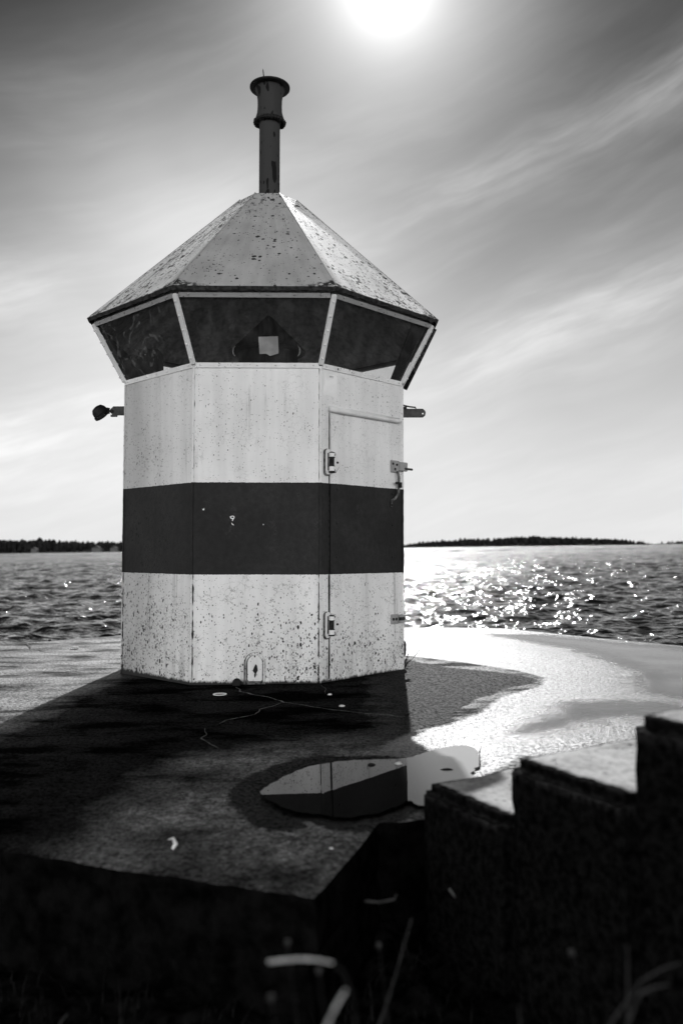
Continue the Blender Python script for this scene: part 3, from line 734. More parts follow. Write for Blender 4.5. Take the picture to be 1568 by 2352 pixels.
def slab_mat():
    M = N('concrete'); c = M.coord()
    n1 = M.noise(c, 1.3, 5, .6); n2 = M.noise(c, 14, 5, .65); n3 = M.noise(c, 90, 4, .7); n4 = M.noise(c, 260, 3, .7)
    jit = M.mul(M.sub(M.noise(c, 22, 4, .65), .5), .09)
    jit2 = M.mul(M.sub(n3, .5), .05)
    jj = M.add(jit, jit2)
    def mask(nm, w=.012, j=jj, off=0.): return M.ramp(M.add(M.add(M.attr(nm), j), off), w, -w)
    damp = M.mul(mask('damp'), M.ramp(M.sep(c)[0], .05, .34)); ring = mask('ring'); wet = mask('wet', .02)
    film = mask('film', .30, M.add(M.mul(M.sub(n3, .5), .22), M.mul(M.sub(M.noise(c, 3.5, 5, .65), .5), .45)), .06)
    # base: grey weathered concrete, blotched at random
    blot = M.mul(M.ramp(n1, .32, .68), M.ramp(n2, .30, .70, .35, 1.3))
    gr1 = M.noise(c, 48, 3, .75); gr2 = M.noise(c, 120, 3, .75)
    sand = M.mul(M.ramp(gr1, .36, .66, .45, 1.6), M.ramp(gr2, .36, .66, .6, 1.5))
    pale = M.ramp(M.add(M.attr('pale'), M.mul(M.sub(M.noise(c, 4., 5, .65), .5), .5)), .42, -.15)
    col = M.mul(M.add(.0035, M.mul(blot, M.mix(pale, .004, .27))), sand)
    chipd = specks(M, c, 48, .34)
    col = M.mix(chipd, col, .006)
    col = M.mix(damp, col, M.mul(M.mul(M.ramp(n2, .3, .7, .5, 1.5), .0035), sand))
    col = M.mix(wet, col, .030)
    col = M.mix(ring, col, M.mul(.0025, sand))
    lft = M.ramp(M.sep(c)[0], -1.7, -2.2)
    col = M.add(col, M.mul(M.mul(lft, M.ramp(M.noise(M.coord(scale=(.6, 1.8, 1)), 1.9, 5, .6), .40, .58)), M.mul(sand, .16)))  # sunlit brightness of the left side put into the colour, in patches
    shade_mask = M.ramp(M.add(M.attr('tower_shade'), M.mul(M.sub(M.noise(c, 5., 5, .65), .5), .40)), .12, -.14)  # tower's cast shade painted into the slab, with a blotchy edge
    col = M.mul(col, M.mix(shade_mask, 1., .16))
    fw_ = M.mul(film, wet)
    rough = M.ramp(n2, .3, .7, .50, .66)
    rough = M.mix(damp, rough, .60)
    rough = M.mix(wet, rough, .40)
    rough = M.mix(ring, rough, .5)
    rough = M.mix(fw_, rough, .14)
    patch = M.ramp(M.noise(M.coord(scale=(.7, 1.6, 1)), 2.3, 5, .62), .40, .57, .06, 1.5)    # dry and damp patches
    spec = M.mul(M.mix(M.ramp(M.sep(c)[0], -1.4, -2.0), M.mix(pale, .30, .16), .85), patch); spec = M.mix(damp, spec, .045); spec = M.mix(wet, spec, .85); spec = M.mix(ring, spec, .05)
    spec = M.mul(spec, M.mix(fw_, M.mul(M.ramp(gr1, .36, .62, .08, 1.7), M.mul(M.ramp(gr2, .36, .62, .25, 1.6), M.ramp(n2, .3, .7, .6, 1.2))), .58))
    spec = M.mix(chipd, spec, .03); spec = M.mul(spec, M.mix(shade_mask, 1., .02))
    gr = M.add(M.mul(gr2, .5), M.mul(gr1, 1.5))
    amp = M.mix(fw_, 1., .05)
    h = M.add(M.mul(gr, amp), M.mul(n2, M.mix(wet, 1.2, .3)))
    h = M.add(h, M.mul(chipd, -.5))
    return M.out(M.pbsdf(col, rough, spec, 0., M.bump(h, .6, .006)))
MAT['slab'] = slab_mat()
MAT['slab_side'] = simple('old_concrete_side', .0035, .9, .0, nscale=14, var=.7, bump=.9)
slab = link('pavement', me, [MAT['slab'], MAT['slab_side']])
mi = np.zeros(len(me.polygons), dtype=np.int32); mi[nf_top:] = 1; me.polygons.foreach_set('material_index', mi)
me.polygons.foreach_set('use_smooth', [True]*nf_top+[False]*(len(me.polygons)-nf_top))
tag(slab, 'rough grey concrete pier top with wet patches round the lighthouse', kind='structure')
# puddle: a level sheet of water
PZ = .0035
wp = []
for i_ in range(len(water)):                                         # smooth outline through the traced points
    q0, q1, q2, q3 = (Vector((*water[(i_+k_) % len(water)], 0)) for k_ in (-1, 0, 1, 2))
    for t_ in (0, .25, .5, .75): wp.append(.5*((2*q1)+(q2-q0)*t_+(2*q0-5*q1+4*q2-q3)*t_*t_+(3*q1-q0-3*q2+q3)*t_**3))
dense = []
for i in range(len(wp)):
    a, b = wp[i], wp[(i+1) % len(wp)]; m_ = max(2, int((b-a).length/.008))
    for k in range(m_):
        p = a.lerp(b, k/m_); o_ = (mnoise.noise(p*6)*.016+mnoise.noise(p*22)*.010+mnoise.noise(p*60)*.007); nrm = Vector((b.y-a.y, a.x-b.x, 0)).normalized()
        p = p+nrm*o_; dense.append(Vector((p.x, p.y, PZ)))
W_ = N('still_water'); c = W_.coord()
hn = W_.add(W_.noise(c, 3., 2, .5), W_.mul(W_.noise(c, 30., 2, .5), .02))
MAT['puddle'] = W_.out(W_.pbsdf(W_.ramp(W_.sep(c)[0], .22, .42, .004, .50), .015, .5, 0., W_.bump(hn, .05, .004), IOR=1.32))  # sunlit end painted pale, shaded end near black
pud = pydata('puddle', dense, [tuple(range(len(dense)))], MAT['puddle'])
tag(pud, 'still dark puddle mirroring the lighthouse wall', kind='structure')
# pale cracks in the concrete
def crack(pts, w):
    P = [G(x, y) for x, y in pts]; q = []
    for a, b in zip(P, P[1:]):
        m_ = max(2, int((b-a).length/.02))
        for k in range(m_): q.append(a.lerp(b, k/m_))
    q.append(P[-1])
    q = [p+Vector((mnoise.noise(p*11)*.018, mnoise.noise(p*11+Vector((9, 9, 9)))*.018, 0)) for p in q]
    vs, fs = [], []
    for i, p in enumerate(q):
        t = (q[min(i+1, len(q)-1)]-q[max(i-1, 0)]).normalized(); n_ = Vector((-t.y, t.x, 0))
        ww = w*(.35+1.3*abs(mnoise.noise(p*17)))*min(1, (i+1)/6, (len(q)-i)/6)
        for s__ in (-1, 1):
            v = p+n_*ww*s__; v.z = .0095; vs.append(v)
    for i in range(len(q)-1): fs.append((2*i, 2*i+1, 2*i+3, 2*i+2))
    return pydata('crack', vs, fs, MAT['crack'], slab)
MAT['crack'] = simple('crack_lime', .16, .9, .1, nscale=50, var=.7)
crack([(541, 1581), (552, 1590), (575, 1597), (610, 1604), (632, 1608), (652, 1617), (680, 1620), (720, 1627), (780, 1636), (860, 1644), (938, 1651)], .006)
crack([(652, 1617), (625, 1626), (594, 1633), (590, 1643), (560, 1650), (520, 1658), (497, 1668)], .005)
crack([(470, 1677), (476, 1686), (464, 1700), (482, 1712), (505, 1726)], .004)
crack([(730, 1575), (747, 1583), (746, 1592), (750, 1598)], .003)
crack([(30, 1532), (90, 1534), (150, 1528)], .008); crack([(60, 1478), (72, 1490), (120, 1500)], .01)
crack([(1484, 1606), (1540, 1612), (1600, 1617)], .004)

# ================================================================== LOW GROUND (shaded, in front of and beneath the pier)
gx = np.concatenate([np.linspace(-40, -2, 40), np.arange(-1.9, 1.9, .025), np.linspace(2, 40, 40)])
gy = np.concatenate([np.linspace(-60, -1, 40), np.arange(-.9, 3.2, .025), np.linspace(3.3, 12, 20)])
GX, GY = np.meshgrid(gx, gy)
GZ = -.36+(vnoise(GX, GY, 60, 8)-.5)*.012+.30*np.clip((GX-.15)/1.2, 0, 1)*np.clip((2.9-GY)/1.0, 0, 1)+(vnoise(GX, GY, 2.2, 4)-.5)*.10+(vnoise(GX, GY, 9, 5)-.5)*.05+(vnoise(GX, GY, 31, 6)-.5)*.025
fall = np.clip((np.abs(GX)-5)/10, 0, 1)*1.4+np.clip((GY-3.2)/3, 0, 1)*.9
GZ = GZ-fall
def ground_h(x, y):
    i = np.clip(np.searchsorted(gx, x), 1, len(gx)-1); j = np.clip(np.searchsorted(gy, y), 1, len(gy)-1)
    return float(GZ[j, i])
me = bpy.data.meshes.new('ground'); i0 = (np.arange(len(gy)-1)[:, None]*len(gx)+np.arange(len(gx)-1)[None]).ravel()
np_mesh(me, np.stack([GX.ravel(), GY.ravel(), GZ.ravel()], 1), np.stack([i0, i0+1, i0+len(gx)+1, i0+len(gx)], 1))
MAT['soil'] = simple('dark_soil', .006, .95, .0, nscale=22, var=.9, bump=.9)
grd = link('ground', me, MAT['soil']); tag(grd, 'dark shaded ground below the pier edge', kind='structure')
me.polygons.foreach_set('use_smooth', [True]*len(me.polygons))

# ================================================================== CONCRETE STEPS, climbing towards the right
SA = Vector((.240, 2.735, 0)); ad = Vector((.4795, -.8775, 0)).normalized(); wd = Vector((.8775, .4795, 0)).normalized()
st = empty('concrete_steps', SA); tag(st, 'rough concrete steps rising to the right, black sides and sunlit treads', 'steps')
def step_mat():
    M = N('step_concrete'); c = M.coord()
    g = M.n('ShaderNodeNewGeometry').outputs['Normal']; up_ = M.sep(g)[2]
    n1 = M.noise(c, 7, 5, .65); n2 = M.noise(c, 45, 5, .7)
    moss_shade = M.ramp(M.add(up_, M.mul(M.sub(M.noise(c, 26, 4, .7), .5), .35)), .93, .80)     # sides near black: lichen, with their shade put into the colour
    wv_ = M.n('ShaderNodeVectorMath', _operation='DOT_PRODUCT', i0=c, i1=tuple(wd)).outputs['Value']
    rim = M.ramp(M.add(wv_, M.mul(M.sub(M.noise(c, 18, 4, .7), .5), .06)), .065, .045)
    moss_shade = M.math('MAXIMUM', moss_shade, rim)
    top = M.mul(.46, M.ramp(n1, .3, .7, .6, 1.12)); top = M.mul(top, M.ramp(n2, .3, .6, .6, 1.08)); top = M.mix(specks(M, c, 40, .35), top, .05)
    col = M.mix(moss_shade, top, M.mul(M.mix(M.ramp(up_, .3, .8), .0032, .012), M.ramp(n2, .35, .65, .1, 2.4)))
    h = M.add(M.mul(n1, .5), n2)
    return M.out(M.pbsdf(col, M.mix(moss_shade, .72, .9), M.mix(moss_shade, .35, .02), 0., M.bump(h, .6, .012)))
MAT['step'] = step_mat()
lv = [(0, .442, .178), (.432, .889, .350), (.872, 1.36, .546)]
for k, (a0_, a1_, zt) in enumerate(lv):
    bm = bmesh.new(); wid = 1.35
    z0_ = -.5
    m = Matrix.Identity(4)
    for j in range(3): m[j][0], m[j][1], m[j][2] = ad[j], wd[j], (0, 0, 1)[j]
    add_box(bm, m @ Matrix.Translation(((a0_+a1_)/2, wid/2+.004*k, (z0_+zt)/2)), a1_-a0_, wid, zt-z0_)
    bmesh.ops.bevel(bm, geom=list(bm.edges), offset=.030, segments=4, affect='EDGES')
    for _ in range(2):
        es = [e for e in bm.edges if e.calc_length() > .03]
        bmesh.ops.subdivide_edges(bm, edges=es, cuts=3 if _ == 0 else 4, use_grid_fill=True)
    bmesh.ops.triangulate(bm, faces=bm.faces)
    bm.normal_update()
    for v in bm.verts:
        p = v.co+Vector((k*3., 0, 0)); v.co = v.co + v.normal*(.005*mnoise.noise(p*5)+.0045*mnoise.noise(p*17)-.016*max(0., mnoise.noise(p*9+Vector((5, 5, 5)))-.22)+.002*mnoise.noise(p*60))
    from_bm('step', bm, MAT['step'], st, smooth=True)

# ================================================================== SEA
SEA = -.72
def waves(x, y, dmin):
    """sum of directional waves; components shorter than the local mesh can carry fade out"""
    r = np.random.default_rng(21); z = np.zeros_like(x); ox = np.zeros_like(x); oy = np.zeros_like(x)
    nW = 84
    for i in range(nW):
        lam = .36*(7/.36)**(i/(nW-1))*r.uniform(.93, 1.07); k = 2*math.pi/lam
        th = R(-98)+r.normal(0, R(48)); dx_, dy_ = math.cos(th), math.sin(th)
        steep = .030*(1.0 if lam < 1.6 else .62 if lam < 2.6 else .30); a = steep/k*math.sqrt(2)
        ph = k*(dx_*x+dy_*y)+r.uniform(0, 6.28)
        fade = np.clip((lam-2.2*dmin)/(1.6*dmin), 0, 1)
        z += a*fade*np.cos(ph); ox -= dx_*a*fade*np.sin(ph)*1.0; oy -= dy_*a*fade*np.sin(ph)*1.0
    return ox, oy, z
ratio = 1.0042; ys = [6.0]
while ys[-1] < 260: ys.append(ys[-1]*ratio+.0)
ys = np.array(ys); ta = np.tan(np.linspace(R(-34), R(34), 820))
SX = ys[:, None]*ta[None]; SY = np.repeat(ys[:, None], len(ta), 1)
dm = SY*.0042
ox, oy, z = waves(SX, SY, dm)
taper = np.clip((255-SY)/80, 0, 1)*np.clip((R(34)-np.abs(np.arctan2(SX, SY)))/R(3), 0, 1)
V = np.stack([(SX+ox*taper).ravel(), (SY+oy*taper).ravel(), (SEA+z*taper).ravel()], 1)
n_ = len(ta); i0 = (np.arange(len(ys)-1)[:, None]*n_+np.arange(n_-1)[None]).ravel()
Fq = np.stack([i0, i0+1, i0+n_+1, i0+n_], 1)
# flat remainder of the sea out to the horizon, joined round the wave field
o = len(V); RB = 30000.
ext = []
last = [(len(ys)-1)*n_+j for j in range(n_)]; right = [i*n_+n_-1 for i in range(len(ys))]; left = [i*n_ for i in range(len(ys))]
border = left+last[1:-1]+right[::-1]+[j for j in range(n_-2, 0, -1)]
bp = V[border]; ang = np.arctan2(bp[:, 0], bp[:, 1]-60.)
rings = []; prev = np.array(border)
Vs = [V]; Fs = [Fq]
for rad in (400., 1500., 6000., RB):
    q = np.stack([np.sin(ang)*rad, 60+np.cos(ang)*rad, np.full(len(ang), SEA)], 1); cur = o+np.arange(len(q)); o += len(q)
    Vs.append(q); Fs.append(np.stack([prev, cur, np.roll(cur, -1), np.roll(prev, -1)], 1)); prev = cur
me = bpy.data.meshes.new('sea'); np_mesh(me, np.concatenate(Vs), np.concatenate(Fs))
me.polygons.foreach_set('use_smooth', [True]*len(me.polygons))
M = N('sea_water'); c = M.coord(); x, y, zc = M.sep(c)
dist = M.math('SQRT', M.add(M.mul(x, x), M.mul(y, y)))
w1 = M.noise(M.coord(scale=(.85, 1.25, 1)), 4.6, 1.2, .5, .3); w2 = M.noise(M.coord(scale=(.55, 1.3, 1)), 1.3, 2, .55, .3)
w3 = M.noise(M.coord(scale=(.45, 1.2, 1)), .30, 4, .62, .3)
far = M.ramp(dist, 22, 130)
h = M.add(M.mul(w1, M.mix(far, .085, .12)), M.add(M.mul(w2, M.mix(far, .05, .48)), M.mul(w3, M.mix(far, 0., 1.1))))
MAT['sea'] = M.out(M.pbsdf(.008, M.ramp(dist, 12, 300, .09, .19, False), .5, 0., M.bump(h, 1., 1.), IOR=1.33))
sea = link('sea', me, MAT['sea']); tag(sea, 'choppy open water glittering towards the sun', kind='structure')

# ================================================================== FAR SHORES
MAT['far_tree'] = simple('far_tree', .020, .9, .05, nscale=.15, var=.5)
MAT['far_land'] = simple('far_land', .02, .95, .05, nscale=.05, var=.5)
def spruce(vs, fs, p, h, w, r):
    n = 6; lev = 3; o0 = len(vs); a0 = r.uniform(0, 6)
    for l in range(lev):
        zb = h*(.06+.30*l); zt = h*min(1., .48+.30*l); rr = w*(1-.27*l)*r.uniform(.8, 1.15); o = len(vs)
        for k in range(n):
            a = a0+k/n*6.283; q = rr*r.uniform(.7, 1.2); vs.append((p[0]+q*math.cos(a), p[1]+q*math.sin(a), p[2]+zb+r.uniform(-.05, .05)*h))
        vs.append((p[0]+r.uniform(-.1, .1)*w, p[1], p[2]+zt))
        for k in range(n): fs.append((o+k, o+(k+1) % n, o+n))
def broad(vs, fs, p, h, w, r):
    o = len(vs); n = 7; prof = [(.25, .06), (.85, .30), (1., .55), (.72, .82), (.25, .98)]
    for rr, zz in prof:
        for k in range(n):
            a = k/n*6.283; q = w*rr*r.uniform(.7, 1.25); vs.append((p[0]+q*math.cos(a), p[1]+q*math.sin(a), p[2]+h*(zz+r.uniform(-.05, .05))))
    for l in range(len(prof)-1):
        for k in range(n): fs.append((o+l*n+k, o+l*n+(k+1) % n, o+(l+1)*n+(k+1) % n, o+(l+1)*n+k))
    fs.append(tuple(range(o+(len(prof)-1)*n, o+len(prof)*n)))
def shore(px_pts, dist, depth, seed, ntree, hill, name_label, wood_label, tall):
    """px_pts: (x px, ground height m, tree height m) along the shore"""
    r = np.random.default_rng(seed)
    xs_ = np.array([(p[0]-784)/FPX*dist for p in px_pts]); hg = np.array([p[1] for p in px_pts]); ht = np.array([p[2] for p in px_pts])
    vs, fs = [], []; m_ = 90; rows = 7
    X_ = np.linspace(xs_[0], xs_[-1], m_); H_ = np.interp(X_, xs_, hg)
    for k in range(rows):
        t = k/(rows-1)
        for i in range(m_): vs.append((X_[i], dist+depth*t+8*math.sin(i*.7)*(k == 0), SEA-.3+(H_[i]+.5)*math.sin(math.pi*min(1, t*1.02))**.6+r.uniform(0, .4)*(0 < k < rows-1)))
    for k in range(rows-1):
        for i in range(m_-1): fs.append((k*m_+i, k*m_+i+1, (k+1)*m_+i+1, (k+1)*m_+i))
    isl = pydata('island_terrain', vs, fs, MAT['far_land']); tag(isl, name_label, kind='structure')
    vs, fs = [], []
    for _ in range(ntree):
        x_ = r.uniform(xs_[0], xs_[-1]); t = r.uniform(.02, .75); g_ = np.interp(x_, xs_, hg); hh = np.interp(x_, xs_, ht)
        if hh < .5: continue
        zz = SEA+g_*math.sin(math.pi*t)**.6
        h_ = hh*r.uniform(.6, 1.18)
        if r.random() < tall: h_ *= r.uniform(1.0, 1.25)
        (spruce if r.random() < .6 else broad)(vs, fs, (x_, dist+depth*t, zz-.3), h_, h_*r.uniform(.22, .36), r)
    wd_ = pydata('far_wood', vs, fs, MAT['far_tree']); tag(wd_, wood_label, kind='stuff')
shore([(905, 1, 2), (930, 1.5, 4.5), (980, 3, 8), (1080, 5, 10.5), (1180, 6.5, 11), (1250, 7.5, 12), (1330, 6, 10.5), (1440, 3.5, 8.5), (1480, 2, 6), (1512, .3, 0), (1530, .3, 0)], 1600, 160, 3, 1500, 0,
      'low island on the horizon right of the lighthouse', 'dark wood covering the long island right of the lighthouse', .12)
shore([(1545, .3, 3), (1560, 1, 5.5), (1700, 3, 9), (2100, 3, 9)], 1900, 160, 4, 500, 0, 'island at the far right edge of the picture', 'dark wood on the island at the right edge', .1)
shore([(-500, 3, 12), (-20, 3, 11), (40, 3, 11.5), (100, 2.5, 10.5), (130, 3.0, 8), (190, 6, 6.5), (250, 5, 6.5), (285, 4, 6), (420, 3, 6), (520, 1, 5)], 880, 160, 5, 2000, 0,
      'wooded mainland shore left of the lighthouse', 'dark wood along the shore left of the lighthouse', .2)
MAT['far_wall'] = simple('far_wall', .12, .8, .1); MAT['far_roof'] = simple('far_roof', .05, .8, .1)
for (xp, yo, w, h, lab) in ((80, 870, 6, 3, 'small pale house on the left shore, farthest left of the three, by the water'), (222, 866, 9, 3.2, 'pale house in the middle of the left shore, half hidden by trees'), (262, 868, 7, 3, 'pale house on the left shore nearest the lighthouse wall')):
    p = Vector(((xp-784)/FPX*yo, yo, SEA+1.2)); hs = empty('house', p); tag(hs, lab, 'house', 'houses on the left shore')
    bm = bmesh.new(); add_box(bm, Matrix.Translation((0, 0, h/2-.6)), w, 5, h+1.2); from_bm('wall', bm, MAT['far_wall'], hs)
    bm = bmesh.new(); add_prism(bm, Matrix.Translation((0, -2.8, h)), [(-w/2-.4, 0), (w/2+.4, 0), (0, w*.28)], 5.6); from_bm('roof', bm, MAT['far_roof'], hs)

# ================================================================== SMALL THINGS ON THE PIER
def blob(name, loc, s, mat, seed, label, cat, group=None, sub=2, rz=0):
    bm = bmesh.new(); v = bmesh.ops.create_icosphere(bm, subdivisions=sub, radius=1)['verts']
    for q in v:
        d = q.co.copy(); q.co *= 1+.28*mnoise.noise(d*1.3+Vector((seed, 0, 0)))+.10*mnoise.noise(d*4+Vector((0, seed, 0)))
    bmesh.ops.transform(bm, matrix=Matrix.Rotation(rz, 4, 'Z') @ Matrix.Diagonal((*s, 1)), verts=bm.verts)
    o = from_bm(name, bm, mat, None, smooth=True); o.location = Vector(loc)+Vector((0, 0, s[2]*.6)); tag(o, label, cat, group); return o
MAT['pale_stone'] = simple('pale_stone', .62, .7, .2, nscale=60, var=.25); MAT['dark_stone'] = simple('dark_stone', .012, .8, .2)
MAT['straw'] = simple('straw', .42, .6, .3, nscale=90, var=.3); MAT['twig'] = simple('twig', .012, .8, .1); MAT['dull_straw'] = simple('dull_straw', .022, .8, .2, nscale=60, var=.4)
GP = 'small stones and scraps on the pier'
blob('stone', G(171, 1491), (.045, .03, .018), MAT['pale_stone'], 1, 'white stone on the sunlit pier left of the lighthouse', 'stone', GP)
blob('stone', G(72, 1466), (.02, .015, .012), MAT['dark_stone'], 2, 'black pebble near the pier edge at the far left', 'stone', GP)
blob('stone', G(115, 1472)+Vector((.0, 0, 0)), (.018, .012, .01), MAT['dark_stone'], 3, 'tiny black pebble close to the water edge left of the white stone', 'stone', GP)
blob('stone', G(785, 1623), (.018, .010, .007), MAT['pale_stone'], 4, 'white chip lying in the lighthouse shadow below the door', 'stone', GP)
blob('stone', G(757, 1597), (.014, .010, .008), MAT['pale_stone'], 5, 'pale crumb of paint at the foot of the door gap', 'stone', GP)
blob('stone', G(853, 1759), (.018, .010, .007), MAT['dark_stone'], 6, 'dark pebble in the shaded part of the puddle', 'stone', GP)
blob('stone', G(915, 1757), (.016, .010, .009), MAT['pale_stone'], 7, 'light pebble in the puddle at the shadow edge', 'stone', GP)
blob('stone', G(1025, 1770), (.026, .012, .006), MAT['dark_stone'], 8, 'flat black pebble in the sunlit part of the puddle', 'stone', GP)
blob('stone', G(693, 1903), (.016, .013, .010), MAT['dark_stone'], 9, 'dark pebble at the near rim of the damp ring round the puddle', 'stone', GP)
0 and blob('stone', G(760, 2062), (.012, .010, .008), MAT['pale_stone'], 10, 'light grit near the front corner of the pier', 'stone', GP)
blob('stone', G(761, 1951), (.008, .007, .005), MAT['pale_stone'], 11, 'light grain of gravel right of the curled white scrap', 'stone', GP)
blob('stone', G(934, 1641), (.016, .008, .006), MAT['dark_stone'], 12, 'black scrap on the shadow line right of the lighthouse', 'stone', GP)
blob('stone', G(931, 1551+34), (.014, .008, .005), MAT['dark_stone'], 13, 'black grain on the shadow line close to the door corner', 'stone', GP)
# ring pull
bm = bmesh.new(); c0 = G(505, 1598); pts = [c0+Vector((.042*math.cos(t), .036*math.sin(t), .010)) for t in np.linspace(0, 6.0, 40)]
add_tube(bm, pts, .0032, 6); o = from_bm('plastic_ring', bm, MAT['paper'], None, smooth=True); tag(o, 'thin white ring lying on the dark concrete before the lighthouse', 'ring')
# curled white scrap
a_, b_ = G(387, 1933), G(397, 1952)
bm = bmesh.new(); ctr = [Vector((a_.x, a_.y, .006)), a_.lerp(b_, .45)+Vector((.010, .0, .022)), Vector((b_.x+.008, b_.y+.005, .016)), Vector((b_.x, b_.y-.004, .004))]
add_tube(bm, ctr, [.002, .0045, .007, .0045], 10); o = from_bm('curled_feather', bm, MAT['paper'], None, smooth=True); tag(o, 'curled white scrap like a feather on the shaded concrete', 'scrap')
# twig standing in the puddle
bm = bmesh.new(); p0 = G(1101, 1768); add_tube(bm, [p0, p0+Vector((.004, .02, .030)), p0+Vector((.006, .03, .07)), p0+Vector((.013, .03, .092))], [.0028, .0024, .0028, .001], 6)
o = from_bm('twig', bm, MAT['twig'], None); tag(o, 'thin dark twig sticking up at the far side of the puddle', 'twig')
# dead weed at the right foot of the wall
p0 = G(929, 1533)+Vector((.0, .02, 0)); wroot = empty('dead_weed', p0); tag(wroot, 'small dead weed with bare stems at the right foot of the lighthouse', 'weed')
def stem(parent, pts, r0, mat=None, name='stem'):
    bm = bmesh.new(); n = len(pts); add_tube(bm, pts, [r0*(1-.65*i/(n-1)) for i in range(n)], 6); return from_bm(name, bm, mat or MAT['twig'], parent)
for pts, r0 in (([(0, 0, 0), (.03, 0, .035), (.07, 0, .07), (.10, .0, .105), (.115, 0, .13)], .003), ([(0, 0, .02), (.012, 0, .06), (.035, 0, .11)], .006), ([(0, 0, .03), (.02, 0, .06), (.04, 0, .085)], .004),
                ([(0, 0, 0), (.05, -.02, .01), (.10, -.05, .005), (.13, -.06, -.003)], .002), ([(.02, 0, .03), (.05, .01, .06), (.055, .01, .085)], .002), ([(-.0, 0, 0), (.015, 0, .02), (.02, 0, .045)], .010)):
    stem(wroot, pts, r0)
for q in ((.115, 0, .13), (.10, 0, .108), (.084, 0, .09)):
    bm = bmesh.new(); add_rivet(bm, Matrix.Translation(q), .004, .004); from_bm('seed_head', bm, MAT['twig'], wroot)

# ================================================================== DRY GRASS IN THE FOREGROUND
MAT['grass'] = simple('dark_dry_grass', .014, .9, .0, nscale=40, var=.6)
def blades(n, seed):
    r = np.random.default_rng(seed); vs, fs = [], []
    for _ in range(n):
        x = r.uniform(-1.3, 1.2); y = r.uniform(.95, 2.75)
        if y > np.interp(x, *zip(*front))-.06: continue
        la = (Vector((x, y, 0))-SA).dot(ad); lw = (Vector((x, y, 0))-SA).dot(wd)
        if lw > -.05 and la > -.05: continue
        z = ground_h(x, y); h = r.uniform(.03, .15); a = r.uniform(0, 6.28); b = r.uniform(.2, 1.2)*h; w = r.uniform(.0012, .003)
        d = Vector((math.cos(a), math.sin(a), 0)); s_ = Vector((-d.y, d.x, 0)); o = len(vs)
        for k, t in enumerate((0, .4, .75, 1.)):
            p = Vector((x, y, z-.01))+d*(b*t*t)+Vector((0, 0, h*(t-.35*t*t))); ww = w*(1-.85*t)
            vs.append(p-s_*ww); vs.append(p+s_*ww)
        for k in range(3): fs.append((o+2*k, o+2*k+1, o+2*k+3, o+2*k+2))
    return pydata('dry_grass', vs, fs, MAT['grass'])
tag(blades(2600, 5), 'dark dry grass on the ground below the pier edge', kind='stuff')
GG = 'loose grass stalks in the foreground'
def stalk(px, dep, r0, mat, label, prof=None):
    """a stalk through points seen at px, dep metres ahead, rooted in the ground"""
    pts = [At(x, y, d) for (x, y), d in zip(px, dep)]
    q = []
    for a, b in zip(pts, pts[1:]):
        for k in range(6): q.append(a.lerp(b, k/6))
    q.append(pts[-1]); n = len(q)
    rr = [r0*(prof(i/(n-1)) if prof else (1-.5*i/(n-1))) for i in range(n)]
    bm = bmesh.new(); add_tube(bm, q, rr, 8); o = from_bm('grass_stalk', bm, mat, None, smooth=True); tag(o, label, 'grass stalk', GG); return o
b0 = stalk([(618, 2210), (650, 2206), (690, 2203), (730, 2205), (764, 2212)], [1.12, 1.10, 1.08, 1.06, 1.04], .0026, MAT['straw'], 'bright bent straw lying level across the dark foreground')
bm = bmesh.new(); add_tube(bm, [At(764, 2212, 1.04), At(790, 2235, 1.04), At(812, 2300, 1.06), At(830, 2600, 1.1)], .0022, 6); from_bm('stem', bm, MAT['grass'], b0, smooth=True)  # unlit rest of the stalk, its shade put into a near-black colour
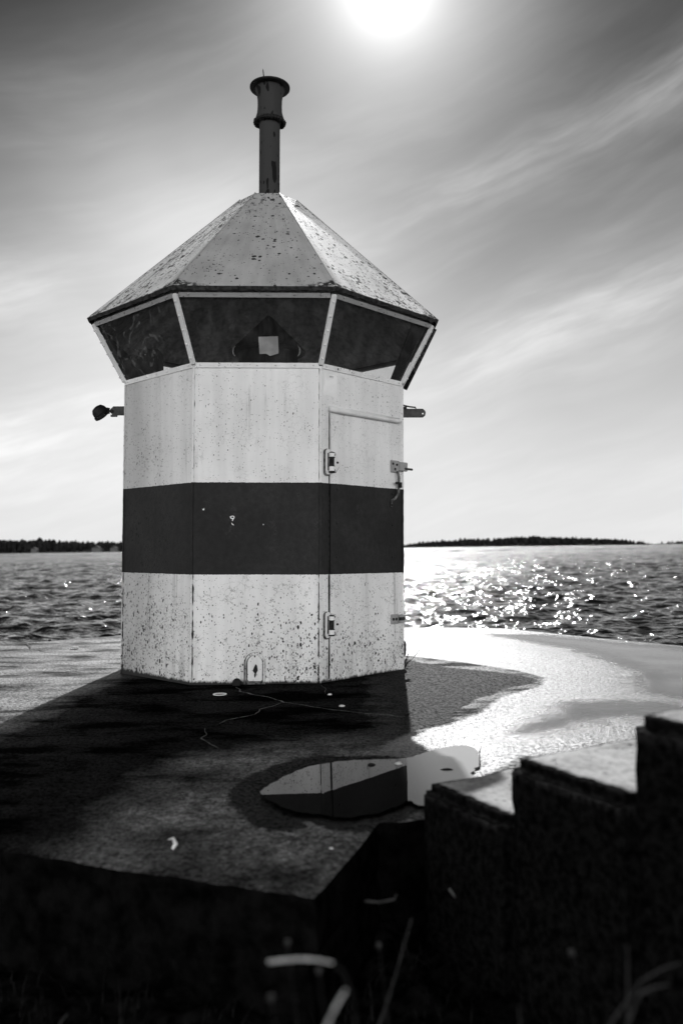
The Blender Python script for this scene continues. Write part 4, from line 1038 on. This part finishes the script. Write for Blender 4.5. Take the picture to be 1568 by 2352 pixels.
for k_, (xb, yb, db, lab) in enumerate(((870, 2172, 1.5, 'dim round seed head above the leaning stalk'), (732, 2230, 1.2, 'dim seed head hanging just under the bright straw'), (622, 2292, 1.1, 'faint seed head below the left end of the bright straw'), (660, 2165, 1.3, 'faint pair of seed heads above the bright straw'), (1311, 2188, 1.3, 'dim seed head in front of the dark step side'))):
    sh_ = empty('seed_stalk', At(xb, yb, db)); tag(sh_, lab, 'grass stalk', GG)
    bm = bmesh.new(); add_rivet(bm, Matrix.Identity(4), .0055, .0065); from_bm('seed_head', bm, MAT['dull_straw'], sh_, smooth=True)
    q_ = At(xb+30, yb+330, db)-At(xb, yb, db)
    bm = bmesh.new(); add_tube(bm, [(0, 0, 0), q_*.5+Vector((.004, 0, .0)), q_], .0012, 6); from_bm('stem', bm, MAT['grass'], sh_)
stalk([(690, 2560), (752, 2352), (768, 2318), (780, 2296), (795, 2272)], [.95, .95, .95, .95, .95], .0030, MAT['straw'], 'bright beaded seed stalk at the bottom edge', lambda t: .75+.35*math.sin(t*55)*(t > .4)-.35*t)
stalk([(820, 2480), (880, 2330), (905, 2250), (945, 2110)], [1.5, 1.55, 1.6, 1.65], .0028, MAT['dull_straw'], 'dim leaning stalk between the bright straws and the steps')
stalk([(1375, 2420), (1405, 2345), (1470, 2255), (1520, 2225), (1562, 2212)], [1.2, 1.2, 1.2, 1.22, 1.22], .0022, MAT['dull_straw'], 'long kinked stalk at the lower right corner')
stalk([(1440, 2352), (1468, 2283), (1500, 2268), (1535, 2262)], [1.15, 1.15, 1.15, 1.15], .0025, MAT['dull_straw'], 'short curved blade crossing the kinked stalk at lower right')
stalk([(1440, 2400), (1440, 2260), (1441, 2215), (1440, 2172)], [1.25, 1.25, 1.25, 1.25], .0022, MAT['dull_straw'], 'upright stub of a stalk left of the kinked one')
stalk([(1200, 2480), (1194, 2352), (1190, 2310)], [1.3, 1.3, 1.3], .0018, MAT['dull_straw'], 'short pale stalk end at the bottom edge under the steps')
stalk([(838, 2070), (870, 2073), (905, 2066), (910, 2055)], [2.0, 2.0, 2.0, 2.0], .0035, MAT['dull_straw'], 'thin straw lying in the dark gap beside the steps')
stalk([(1032, 2044), (1045, 2062)], [2.15, 2.1], .0035, MAT['dull_straw'], 'short straw against the dark side of the lowest step')
stalk([(137, 2352), (150, 2335), (156, 2328)], [1.9, 1.9, 1.9], .003, MAT['dull_straw'], 'short straw at the bottom left')
